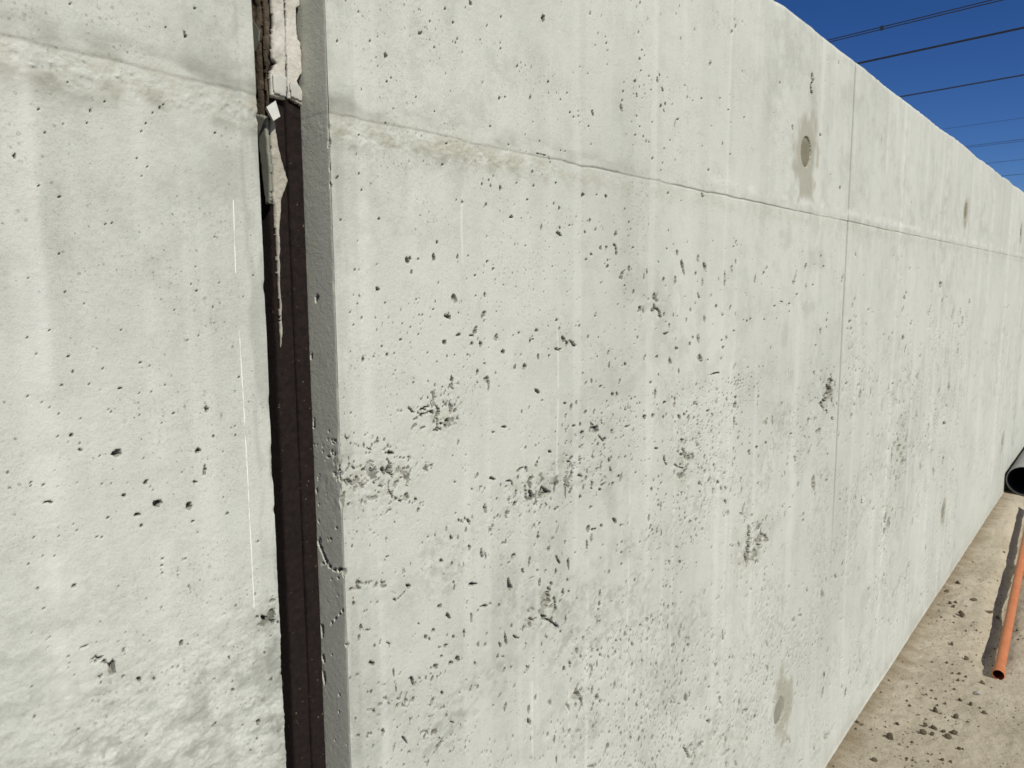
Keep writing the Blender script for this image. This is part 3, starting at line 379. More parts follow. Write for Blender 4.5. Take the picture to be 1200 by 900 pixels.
12226,16602,191,113,-178 13089,16680,210,158,-179 13358,16765,216,140,-178 13513,16618,621,385,110 13757,16359,1596,472,111 14421,16527,847,434,94 14744,16366,944,593,124
13459,16095,824,432,102 14654,16051,736,444,95 15746,16110,1368,439,95 16085,16351,694,563,101 16269,16931,488,303,-148 16150,16834,284,183,-180 16279,16511,511,344,97
18115,16394,642,340,-160 17938,16277,633,338,-160 17427,16149,1292,303,69 20893,16474,1226,619,61 20140,16189,1523,574,59 20028,16063,1269,491,179 22126,16787,741,409,179
22391,16510,393,342,150 24208,16211,911,775,144 20994,15967,688,451,174 20323,15747,651,277,178 21547,15994,377,328,142 19194,15580,1042,133,179 19779,15514,781,218,178
18752,15478,822,192,-177 18085,15183,410,204,175 17219,15214,384,292,168 17010,15178,384,331,153 16835,15209,307,193,173 18901,15164,365,158,176 22938,15166,497,244,175
22869,14972,498,304,171 22353,14689,900,715,121 22017,14298,752,416,171 12639,15797,784,562,95 12639,15601,669,482,96 12585,15544,643,313,177 12848,15457,633,363,164
13106,15308,298,141,176 13254,15241,376,338,118 12130,15594,631,304,154 12246,15549,501,347,95 12071,15539,228,189,171 11490,16196,573,335,65 11456,16141,492,327,179
11723,16290,515,336,123 11021,16315,383,221,42 11026,16421,200,141,-179 10828,16043,196,105,180 11587,16006,571,92,180 11880,15889,375,295,95 12241,16160,494,230,92
12988,16110,501,317,179 12777,16429,204,194,170 11369,15679,210,146,176 10663,15502,257,105,178 14493,15780,620,244,129 14356,15636,244,212,164 15342,15553,550,313,147
16070,15513,538,295,48 15076,15781,311,221,175 14143,15513,385,282,99 15678,15371,475,424,124 14800,15294,842,452,96 13966,15316,383,277,99 13411,15427,346,249,57
14534,14902,1226,476,105 14142,14830,434,282,98 14279,14947,351,284,106 13539,14959,229,202,151 13566,14770,761,344,162 15663,14806,349,306,139 15915,14852,429,332,106
15763,14647,565,413,167 16305,14987,352,189,174 12055,15074,271,225,103 12329,14695,618,259,39 12789,14669,375,259,170 13311,14539,719,605,156 13695,14318,558,360,99
11070,14863,522,232,66 11109,14652,446,303,66 11300,14743,281,110,175 11637,14623,440,263,172 11529,14605,289,112,174 10738,14826,182,160,111 14617,14510,1111,743,169
15007,14435,418,179,174 15417,14118,1807,235,179 16404,14172,902,431,52 15669,14411,340,272,159 23443,13159,2552,933,176 12569,14207,409,199,172 10753,15145,164,124,171
10929,15222,134,107,170 11197,16696,220,112,174 11219,16689,312,156,175 11235,16675,328,167,175 11264,16667,229,133,-4 11274,16652,178,109,-2 11273,16638,196,121,-175
11283,16627,274,166,-2 11290,16615,287,169,-172 11300,16598,177,105,-4 11284,16585,224,129,-5 11299,16572,199,124,2 11302,16557,293,174,-172 11303,16539,181,110,-174
11299,16527,250,154,-176 12752,15572,437,208,171 12787,15552,275,116,166 12801,15541,364,160,172 12812,15527,305,161,-9 12837,15506,409,196,171 12865,15493,473,250,-9
12892,15474,259,154,-5 12893,15447,244,154,177 12912,15433,263,142,167 12906,15411,418,218,-9 12758,13977,742,490,99 11377,14121,425,251,122 10846,14312,402,180,172
13128,13769,524,206,171 13537,13664,576,480,143 13549,13782,431,267,99 13431,13829,343,219,99 12841,13751,225,191,137 14492,13581,772,345,141 15513,13503,755,408,51
13768,13385,788,391,133 13972,13410,442,336,156 14073,13458,304,248,145 12351,13596,724,238,171 12675,13560,554,437,-156 13080,13484,306,247,116 15096,13346,717,238,176
13589,13316,282,207,158 16496,13296,877,848,102 16518,13470,850,243,172 16482,12870,1460,489,82 18460,12629,1060,724,84 18878,12608,1285,362,97 18264,12630,479,376,131
19498,12951,721,461,34 21664,12205,1090,819,127 22561,11764,1332,594,29 22711,11386,2073,488,20 21890,11323,1890,688,49 23384,12877,2786,1849,161 23874,11973,1092,451,169
10549,13625,501,424,126 10997,13390,353,253,159 11209,13488,358,298,121 10770,12909,596,113,174 11195,12812,436,215,117 11543,12593,873,453,76 11470,12639,595,190,167
11271,12540,481,296,160 11152,12557,228,177,143 10857,12521,423,253,160 10590,12604,274,177,158 13895,12892,872,431,146 14049,12823,590,344,164 13746,12895,284,128,168
13871,12611,673,259,168 13863,12401,585,341,162 12823,12912,941,164,170 11953,13403,319,188,97 11681,12950,304,153,166 14775,11828,745,388,148 15021,12025,595,459,135
15460,11518,767,522,110 15466,12092,417,310,146 16130,11125,730,323,135 16985,11458,644,366,103 17044,11204,803,372,100 16411,11314,590,397,111 15875,11478,489,364,123
16108,11428,523,335,107 15694,11662,695,316,135 17198,10727,1164,607,74 17080,10613,1067,303,165 16294,10811,758,504,111 16173,10865,385,271,117 17748,10410,645,565,177
18709,10106,980,510,30 18114,10119,695,490,126 18466,10098,622,364,155 16988,9887,764,518,118 20075,9891,864,594,62 19856,10136,541,368,144 20390,9983,970,188,172
21036,10503,996,702,141 20116,11232,767,394,163 20700,11301,1070,573,162 19948,11020,790,388,102 17892,12078,838,311,168 17433,12036,1020,504,130 18484,12097,735,318,167
20280,12047,1008,200,171 21584,9504,912,573,150 21589,9328,980,475,159 23600,10090,899,503,158 22351,10262,2295,1623,133 22533,9903,842,484,156 18658,9602,1175,426,99
10528,11927,497,288,99 10667,11865,759,182,165 10923,11864,368,250,151 11344,11856,991,291,135 11565,11714,387,190,161 10603,11720,668,445,105 10964,11500,292,147,159
11603,11385,282,186,150 11593,11195,320,188,154 11598,10973,298,213,137 11185,10948,417,271,107 11897,11118,324,117,162 13474,10478,391,189,157 13066,11732,549,400,90
12949,11866,357,164,163 13107,11161,535,258,98 13782,11776,391,213,161 12761,11243,267,122,161 13937,10330,532,320,105 13759,10699,327,235,135 10899,11283,213,156,120
23540,12689,2116,579,175 23392,12654,1110,384,176 23256,12645,1227,318,176 22968,12639,1483,407,174 23014,12604,1207,334,176 22693,12580,1582,546,175 22755,12532,1412,441,175
22869,12484,426,176,-15 22867,12454,713,254,-11 22912,12430,633,234,-9 22939,12399,847,266,167 22935,12382,568,179,167 23017,12341,535,179,168 22981,12335,493,182,-12
23046,12293,582,207,-11 10639,13639,388,179,171 10670,13638,227,101,-177 10702,13637,438,198,170 10744,13636,366,171,173 10750,13634,376,237,172 10756,13615,340,218,167
10758,13593,327,207,-16 10785,13565,180,152,172 10758,13552,340,193,160 10774,13493,190,87,164 10794,13481,171,79,163 10823,13468,172,70,162 10831,13454,204,93,163
10847,13445,221,99,164 10857,13435,230,128,159 10874,13424,203,93,163 10885,13412,275,131,161 10903,13398,282,140,160 10916,13388,204,105,159 10931,13373,242,120,160
10949,13365,246,115,162 14013,12693,402,218,165 14005,12651,443,235,166 13986,12634,507,269,168 13997,12607,532,251,161 14017,12573,408,196,161 14034,12550,367,140,155
14070,12519,540,280,-17 14063,12489,387,164,160 14315,12532,414,192,172 14273,12525,265,119,173 14252,12521,412,170,172 14212,12519,371,143,170 14171,12515,449,189,172
14159,12512,388,163,172 14110,12507,429,189,172 13626,12452,380,154,161 13660,12431,307,150,160 13683,12415,374,182,160 13702,12397,338,162,160 13746,12377,270,88,170
13762,12371,275,91,168 13815,12357,376,148,162 13823,12352,330,123,165 13859,12342,332,124,164 13932,12322,412,152,165 13934,12319,459,173,163 13981,12306,282,104,167
13141,12695,323,179,165 13135,12672,318,158,160 13157,12654,400,210,-19 13171,12639,206,120,-23 13164,12617,383,184,160 13164,12605,240,123,-19 13169,12587,275,150,-17
13197,12561,256,95,160 13217,12549,258,125,160 13241,12529,331,151,160 13259,12517,273,114,161 13276,12505,302,128,161 17543,10172,958,420,162 17578,10118,1002,437,164
17595,10066,547,285,-23 17535,10038,836,360,-20 17571,9996,1096,476,164 17591,9941,771,334,-19 17560,9932,592,272,170 17675,9840,652,276,154 17614,9829,687,287,-23
17538,9814,807,348,-20 17516,9776,1019,437,164 17604,9691,903,351,157 17621,9647,710,303,163 17506,9649,987,425,-21 17555,9590,613,298,158 17514,9557,994,401,-23
17632,9482,670,290,162 17610,9456,703,302,159 17590,9420,599,285,165 17479,9409,646,288,161 17645,9306,890,368,-23 17532,9308,562,282,166 18434,9731,1458,606,164
18711,9601,1396,608,161 18763,9514,2153,654,165 18295,9611,1948,580,163 18148,9611,1118,567,-28 18220,9514,1598,581,157 18317,9408,1549,512,165 18001,9420,1657,662,165
18000,9379,1699,691,164 18073,9295,1399,544,165 17944,9268,1252,474,165 17814,9278,1651,699,162 17673,9246,1548,665,160 10889,10656,499,325,108 10685,10685,286,91,160
11283,10368,252,173,136 10846,10366,272,174,143 10898,10139,309,178,148 11782,10579,308,215,137 12093,10523,322,289,35 12658,10144,229,120,154 13462,9523,481,315,139
13276,9632,466,219,99 12587,9562,673,421,143 12646,9309,529,368,76 12323,9548,443,160,157 11963,9586,375,249,134 11770,9565,650,373,147 11558,9879,289,150,151
11447,9567,312,206,133 11437,9336,393,247,138 13462,9104,550,340,111 13985,8759,920,543,108 14057,8874,602,325,104 14321,8529,491,313,117 14411,8346,516,260,149
14244,8280,520,294,144 14156,8076,399,211,146 14633,8006,416,217,147 14118,7842,683,395,98 15515,9332,495,274,151 15158,9279,595,453,169 14018,9650,289,197,134
17591,8388,666,305,155 17561,8743,584,255,157 17851,8485,555,342,144 18616,8239,756,496,126 22213,7062,1004,579,145 20626,7667,572,284,153 23725,6435,1476,802,148
15916,8915,326,185,149 16210,7891,1089,293,96 19102,6591,1177,499,126 19206,5849,1213,666,141 18228,6597,740,358,148 21659,6626,874,542,125 21138,6518,1178,772,158
21681,6456,1418,305,159 21314,6231,901,530,178 11195,9362,254,157,139 10673,9695,336,144,153 10814,9394,252,164,132 10651,9329,778,362,98 10916,9501,514,197,127
11414,8724,759,370,74 11665,8586,252,161,123 10677,8941,653,235,95 12480,8266,297,170,141 12235,7951,479,265,107 12676,7724,479,440,54 10830,8417,264,162,130 12431,7474,390,238,125
11255,7865,349,178,142 11666,7636,419,255,122 12026,7360,467,191,147 11790,7337,358,96,151 11144,7576,1087,425,60 11216,7624,507,306,121 13118,6424,609,354,126
10790,7446,458,254,109 10650,7499,1179,181,152 11962,6806,378,151,146 15379,6221,789,452,156 15582,6032,1320,325,151 15151,6353,508,407,157 15422,6424,572,333,133
16571,5058,1091,651,96 16408,5287,584,237,147 14115,6298,553,325,123 13765,6495,471,226,103 15935,5561,757,556,178 14816,5646,969,490,107 14437,5914,960,307,149
14328,6043,486,213,145 14659,5624,1348,357,150 17350,5724,1370,450,110 17126,6076,648,368,137 16179,6304,1409,327,115 16046,6523,671,192,154 15321,7158,553,501,69
15562,6875,645,233,152 15854,7288,706,263,121 15976,7028,608,364,116 16855,7097,737,383,146 16664,7146,438,235,145 21036,2915,1157,558,110 21264,2769,1211,625,115
17929,4445,833,458,132 24880,1098,1989,1294,164 24330,3469,1348,1000,80 24236,2925,2005,1008,74 24539,4258,1459,815,37 26475,2177,1287,648,140 17787,5297,1573,313,154
16594,4741,2934,293,171 17282,4104,1133,627,125 16683,4389,949,461,108 14777,5384,628,356,119 22292,1563,2022,424,162 17120,4502,740,415,125 17646,4555,761,430,126
14699,5906,618,249,152 14650,5904,458,169,153 14625,5898,666,237,153 14609,5886,344,170,147 14590,5872,318,168,153 14563,5859,386,169,147 14534,5861,351,168,151
14487,5863,590,218,144 14504,5827,488,194,-36 14510,5798,583,197,144 14529,5752,705,266,144 14549,5720,539,221,-35 14566,5690,494,183,143 14572,5665,388,168,145
14625,5611,627,240,144 22119,16783,593,373,177 22384,16501,529,237,179 32748,16571,1137,389,179 24253,16201,694,453,173 24135,16084,686,353,177 39004,15951,2698,1742,176
39624,15254,2020,986,172 40717,15354,1264,546,174 32474,15672,1006,634,169 32246,15480,1899,662,160 32085,15030,1850,867,-168 36986,14825,2407,1604,53 42378,14522,2706,1634,56
45241,14106,2552,1896,166 44461,14611,2014,1246,130 44374,13837,1986,844,172 43005,14024,1621,499,175 25613,15515,786,616,157 25382,15344,796,647,147 25195,14844,1295,476,176
25343,14624,935,320,176 24957,14642,549,262,174 22887,14983,635,341,173 22391,14687,821,675,142 33509,14452,1785,270,177 47018,15034,2762,1312,171 30710,14189,1052,614,168
30198,14029,1061,760,155 29384,14221,958,302,175 32359,13941,1745,1080,165 27283,15159,1053,394,176 23295,12259,1507,337,148 23039,12369,804,461,107 23835,11952,1048,463,168
22717,11779,1303,642,166 25926,13362,783,220,174 26795,12375,1751,1215,63 26153,12099,1006,334,171 25888,11751,1302,1012,-157 25165,12902,937,269,173 28899,12594,955,475,168
33854,12252,1744,1214,143 35353,12179,2342,919,170 35708,12986,1695,709,171 32366,12247,1172,645,165 31159,12271,1867,258,174 30615,12199,1049,439,170 32006,11486,1190,749,156
32437,11400,1188,647,163 33157,11333,1261,773,157 34500,11290,1682,534,177 35728,10484,1944,1275,143 42695,10917,3354,1628,165 42338,10064,3186,725,161 40275,11012,1817,1106,154
42073,9206,4119,1085,170 38349,9504,1599,750,163 34058,9752,2516,1849,-155 32752,9545,3215,1566,-179 33267,9177,2198,1340,178 32281,8631,1574,937,151 33063,8267,1642,957,152
33727,9309,1716,1267,-162 33644,8827,2313,1644,-172 32660,7965,1986,1027,115 40216,7121,3848,1264,124 40709,6562,1426,759,153 37213,7938,2419,1462,130 38801,8616,2025,771,165
42432,7255,2677,1859,-159 30194,9299,1066,496,162 23570,10096,1062,510,162 23048,10348,683,349,161 44569,12697,2642,1623,132 23562,13235,754,340,178 23553,13188,918,337,177
23512,13147,701,347,-10 23585,13090,929,334,177 23516,13063,1244,435,175 23426,13016,811,346,-11 23318,12991,958,351,172 23401,12925,1302,474,-9 23601,12872,817,330,-15
23559,12842,971,321,175 23533,12794,1444,516,174 23439,12766,1004,300,175 23588,12722,1414,441,175 23449,12706,1153,420,172 23320,12681,1252,354,175 23250,12670,1178,309,174
23143,12664,1101,356,175 22912,12667,1075,214,174 22967,12644,1096,291,173 32660,7965,1937,790,109 31787,6707,3236,1348,49 31232,6505,2034,1603,148 32372,7086,1621,934,149
31210,6953,2040,952,157 29380,7837,1537,554,163 37174,5639,1544,525,162 34378,3486,2932,1668,54 35880,3678,3014,1618,18 39581,3521,2250,1233,130 29344,4789,1649,775,152
25998,7701,956,388,160 23659,6464,1482,912,135 25903,4842,1318,444,156 30789,3023,1565,782,146 33458,3295,2140,1286,54 24031,6790,992,602,121 27777,5998,1217,930,52
3792,18286,449,181,116 2824,18301,104,74,-131 2975,18139,106,77,-132 3611,18308,119,86,-138 4089,18517,129,91,-142 3513,17599,253,152,78 3544,17632,104,75,69 3448,17542,102,74,70
3044,17569,101,76,-147 2921,17478,143,88,77 2754,17674,101,77,-130 3380,17439,125,100,-138 3338,17369,96,78,-138 3915,17503,98,79,54 4038,17459,153,113,-156 2992,17351,117,94,-133
2886,17367,96,65,73 2697,17338,99,79,52 2560,17246,85,67,54 2323,17034,209,165,87 2252,17102,103,81,-149 2628,16748,158,131,-150 2342,16748,97,82,-139 2480,16823,86,65,-160
2461,17488,86,61,-153 3278,17133,102,71,-162 3373,17066,102,74,73 3320,16982,109,91,-138 3453,16986,83,70,-141 3028,16561,98,70,78 2975,16548,108,83,-165 3862,16816,107,84,73
3816,16747,158,70,85 3978,16486,123,101,73 2589,16282,87,69,-168 3578,16427,84,75,-147 2667,17702,91,62,-153 2521,17418,113,60,80 2550,17390,108,64,-163 3710,16037,127,106,-172
4000,16050,105,95,-164 4372,16116,129,113,-168 2610,15972,131,94,-177 2649,16005,89,70,-173 2350,16090,84,77,-147 3760,15968,115,106,-161 3533,15797,105,81,83 3924,15813,110,88,83
2466,15658,106,93,-178 2305,15609,82,80,-160 2300,15780,72,68,-160 3038,15631,97,87,-178 3043,15553,98,88,179 2801,15501,85,81,83 3650,15508,98,80,177 3754,15548,100,95,-179
3270,15294,117,103,90 3279,15241,105,103,131 2597,15435,121,107,176 2862,15306,153,136,172 2622,15296,190,156,173 2359,15471,104,81,176 2998,15120,245,114,173 3051,15178,124,89,172
2530,15194,99,95,153 3402,15106,122,117,140 3272,15057,144,130,162 3161,15053,115,90,169 2470,15253,108,83,172 4158,15108,157,114,172 4135,14929,126,86,171 3798,14834,340,316,118
3853,14556,241,153,167 3687,14440,345,307,119 3742,14232,583,223,82 3643,14139,303,172,148 4087,14525,159,128,160 4045,14607,95,84,150 4086,14618,128,113,151 3166,14235,270,228,145
2934,14549,580,396,154 2964,14156,378,128,166 3260,14015,600,426,141 3563,13917,460,388,133 2354,14231,676,119,167 2572,14767,220,167,92 2635,14628,186,157,155
2632,14681,160,97,168 2087,14541,208,100,88 2424,15018,108,94,163 2491,14956,96,76,92 2654,14902,114,97,162 2241,14423,127,93,160 2239,14397,127,70,165 2327,14388,152,106,161
2593,14342,117,96,151 2786,14297,122,98,153 2465,14776,97,86,104 2463,14702,98,86,105 2269,15131,103,92,164 2211,15028,93,81,95 2086,14405,123,91,158 3151,14865,106,99,124
3467,14836,165,107,170 3287,14639,107,91,101 3353,14758,83,77,133 2889,14951,121,111,153 2823,15017,100,93,107 3513,14257,114,81,161 3946,14386,95,83,145 3925,13921,98,82,140
2785,14545,78,69,115 3165,14453,131,103,159 2399,14592,88,71,158 2215,14616,104,81,160 2078,14763,92,78,99 3072,13951,603,188,178 2817,13986,246,88,165 2734,13829,413,87,165
3098,13840,278,163,177 3597,13760,247,177,-178 3956,13753,232,191,139 4276,13374,179,141,140 3272,13407,252,106,161 3415,13308,189,116,176 2105,14129,207,81,164
3271,13476,224,106,160 2206,13966,108,69,157 2284,13788,154,71,161 3683,11609,397,224,42 2986,12393,357,240,136 3129,12332,291,181,101 3358,12366,274,186,107 3303,12380,166,119,126
2758,12599,858,348,74 4329,12512,554,347,148 4362,11810,268,166,102 4164,11218,222,146,119 4069,11142,181,117,115 3889,12248,307,155,94 3913,11882,325,210,105
3720,12082,171,107,142 4293,12144,196,137,134 4185,11403,424,306,76 4003,11457,198,129,130 3015,11827,176,102,100 2897,11848,208,120,140 4227,12560,243,168,150
4225,12565,261,205,153 4291,12547,243,184,153 4304,12549,202,133,156 4286,12553,236,115,143 4328,12526,237,116,144 4361,12501,334,208,129 4385,12474,196,117,133
4391,12466,275,171,144 4404,12453,275,169,143 4472,12419,302,182,132
"""
def load_holes():
    H = []
    for t in HOLES.split():
        x, z, a, b, an = (int(k) for k in t.split(','))
        H.append((x / 1e4, z / 1e4, a / 1e5, b / 1e5, math.radians(an)))
    return H
# honeycombed, badly compacted patches: x, z, half width, half height, strength
HONEY = [(0.595, 1.372, 0.074, 0.033, 1.0), (0.699, 1.436, 0.044, 0.029, 1.0), (0.931, 1.293, 0.134, 0.038, 1.0), (1.05, 1.36, 0.067, 0.017, 0.8), (0.931, 1.093, 0.05, 0.048, 0.9), (1.396, 1.237, 0.069, 0.054, 0.9), (1.775, 0.962, 0.11, 0.076, 1.0), (2.315, 1.271, 0.089, 0.078, 1.0), (0.57, 1.24, 0.047, 0.019, 0.6), (0.613, 1.081, 0.043, 0.027, 0.6), (0.664, 0.998, 0.031, 0.017, 0.7), (1.017, 0.907, 0.031, 0.034, 0.8), (1.26, 1.563, 0.039, 0.031, 0.6), (0.539, 1.398, 0.017, 0.022, 0.8), (1.11, 1.268, 0.061, 0.027, 0.6), (1.515, 0.553, 0.09, 0.039, 0.8), (1.657, 0.514, 0.134, 0.037, 0.7), (3.245, 0.908, 0.144, 0.144, 0.8), (3.135, 0.692, 0.11, 0.094, 0.8), (0.964, 1.515, 0.05, 0.013, 0.5), (0.436, 1.25, 0.014, 0.015, 1.0), (0.274, 1.259, 0.016, 0.014, 0.7)]
# pits and breaks on the joint's reveal: distance back from the arris, z, half axes, tilt
REVEAL = [(0.046, 1.298, .0045, .0030, 1.2), (0.043, 1.290, .0050, .0028, 2.2), (0.038, 1.282, .0050, .0024, 2.3), (0.034, 1.276, .0030, .0024, 2),
          (0.027, 1.271, .0034, .0018, 0), (0.018, 1.269, .0030, .0020, .3), (0.010, 1.271, .0034, .0024, .5), (0.006, 1.272, .003, .002, 0),
          (0.033, 1.588, .0032, .0036, 0), (0.025, 1.305, .0035, .0009, .3), (0.020, 1.435, .0013, .001, 0), (0.032, 1.41, .001, .0012, 0),
          (0.006, 1.222, .003, .0016, .7), (0.012, 1.216, .003, .0014, .8), (0.020, 1.208, .0025, .0014, .7), (0.028, 1.200, .003, .0014, .8),
          (0.047, 1.186, .0035, .007, 0), (0.047, 1.150, .003, .004, 0), (0.047, 1.126, .003, .007, 0), (0.047, 1.36, .0016, .003, 0),
          (0.012, 1.322, .0012, .0012, 0), (0.03, 1.16, .001, .0012, 0), (0.02, 1.09, .0016, .0012, 0), (0.03, 1.05, .001, .0014, 0),
          (0.047, 1.44, .002, .005, 0), (0.047, 1.52, .0015, .003, 0), (0.001, 1.755, .003, .004, 0), (0.001, 1.73, .002, .004, 0), (0.001, 1.71, .002, .003, 0),
          (0.0, 1.355, .004, .012, 0), (0.0, 1.27, .004, .006, 0), (0.0, 1.18, .003, .003, 0)]

def pinholes():
    rs = np.random.RandomState(4)
    out = []
    def scatter(x0, x1, z0, z1, per_m2, med, sig, seed, asp=1.25):
        n = int((x1 - x0) * (z1 - z0) * per_m2)
        x = rs.uniform(x0, x1, n); z = rs.uniform(z0, z1, n)
        d = sst(fbm(x, z, .20, .14, seed, 4), .44, .68)
        k = rs.rand(n) < (.09 + d * .91)
        x = x[k]; z = z[k]; n = len(x)
        r = med * np.exp(rs.randn(n) * sig)
        for i in range(n):
            out.append((x[i], z[i], r[i] * rs.uniform(.8, 1.1), r[i] * asp * rs.uniform(.8, 1.5), rs.uniform(-1.2, 1.2)))
    scatter(.10, .445, 1.0, 1.40, 2600, .00055, .45, 1, 1.0)
    scatter(.10, .445, 1.40, 1.60, 2600, .00050, .40, 2, .9)
    scatter(.10, .445, 1.60, 1.95, 500, .00050, .35, 3, .9)
    scatter(.545, 1.2, 1.45, 1.72, 5200, .00052, .40, 4)
    scatter(.545, 1.2, .85, 1.45, 6500, .00064, .50, 5)
    scatter(.56, 2.4, 1.80, 2.22, 160, .0007, .40, 6)
    scatter(1.2, 2.44, 1.30, 1.70, 2200, .0009, .45, 7, 1.5)
    scatter(.9, 2.44, .60, 1.40, 10500, .00090, .55, 8, 1.15)
    scatter(1.0, 2.44, .03, .75, 9000, .00105, .55, 9, 1.15)
    scatter(2.46, 4.8, .08, 1.45, 2200, .0019, .45, 10, 1.8)
    scatter(2.46, 4.8, 1.2, 1.70, 130, .002, .45, 11, 1.8)
    scatter(2.46, 4.8, 1.8, 2.2, 40, .002, .4, 12, 1.8)
    scatter(4.85, 7.1, .08, 1.45, 60, .004, .4, 13, 1.8)
    return out
PITS = load_holes()
PITS += [(JR - e, z, a, b, t) for e, z, a, b, t in REVEAL]
BIG = len(PITS)
PITS += pinholes()

def stamp(xs, zs, H, G):
    rs = np.random.RandomState(8)
    pit = np.zeros_like(H); DX = np.zeros_like(H); DZ = np.zeros_like(H)
    NR = (fbm(*np.meshgrid(xs, zs), .006, .006, 2, 3) - .5)
    for n, (x, z, a, b, t) in enumerate(PITS):
        if n < BIG:
            k = (1.0 if min(a, b) > .0014 else .90) if z < ZS else .80
            if x < .45: k = .62 if min(a, b) < .0022 else .75
            a *= k; b *= k
        m = max(a, b) * 1.5 + .0005
        if x + m < xs[0] or x - m > xs[-1] or z + m < zs[0] or z - m > zs[-1]: continue
        i0, i1 = np.searchsorted(xs, (x - m, x + m)); j0, j1 = np.searchsorted(zs, (z - m, z + m))
        i0 = max(i0 - 1, 0); j0 = max(j0 - 1, 0); i1 = min(i1 + 1, len(xs)); j1 = min(j1 + 1, len(zs))
        if i1 - i0 < 1 or j1 - j0 < 1: continue
        dx = xs[None, i0:i1] - x; dz = zs[j0:j1, None] - z
        c, s = math.cos(t), math.sin(t)
        u = (dx * c + dz * s) / a; v = (-dx * s + dz * c) / b
        r = np.sqrt(u * u + v * v)
        mn = min(a, b)
        if n < BIG:
            ph = np.arctan2(v, u); p1, p2, p3 = rs.rand(3) * 6.28
            r = r * (1 + .16 * np.sin(2 * ph + p1) + .13 * np.sin(3 * ph + p2) + .09 * np.sin(5 * ph + p3))
            dep = min(max(3.6 * mn + .0015, .0035), .016) * rs.uniform(.65, 1.2)
            if mn > .0034: dep = .0030 + .45 * mn * rs.uniform(.6, 1.2)      # wide shallow spalls
            tilt = 1 + .35 * rs.randn() * u * .6 + (NR[j0:j1, i0:i1] * 2.2 if mn > .0022 else 0)
            q = sst(r, 1.0, .80) * np.clip(tilt, .25, 1.6)
            if mn > .0018:
                g = sst(r, 1.35, .85) * min(1, (mn - .0012) / .003) * .45
                G[j0:j1, i0:i1] = np.maximum(G[j0:j1, i0:i1], g)
        else:
            dep = min(3.2 * mn + .0008, .007) * rs.uniform(.5, 1.2)
            q = sst(r, 1.05, .72)
        # the voids are bubbles: wider inside than at the mouth
        uc = (.36 if mn < .0034 else .08) * np.clip(q, 0, 1) * np.clip(r, 0, 1)
        new = -dep * q < pit[j0:j1, i0:i1]
        DX[j0:j1, i0:i1] = np.where(new & (r < 1.1), dx * uc, DX[j0:j1, i0:i1])
        DZ[j0:j1, i0:i1] = np.where(new & (r < 1.1), dz * uc, DZ[j0:j1, i0:i1])
        pit[j0:j1, i0:i1] = np.minimum(pit[j0:j1, i0:i1], -dep * q)
    return H + pit, pit, G, DX, DZ

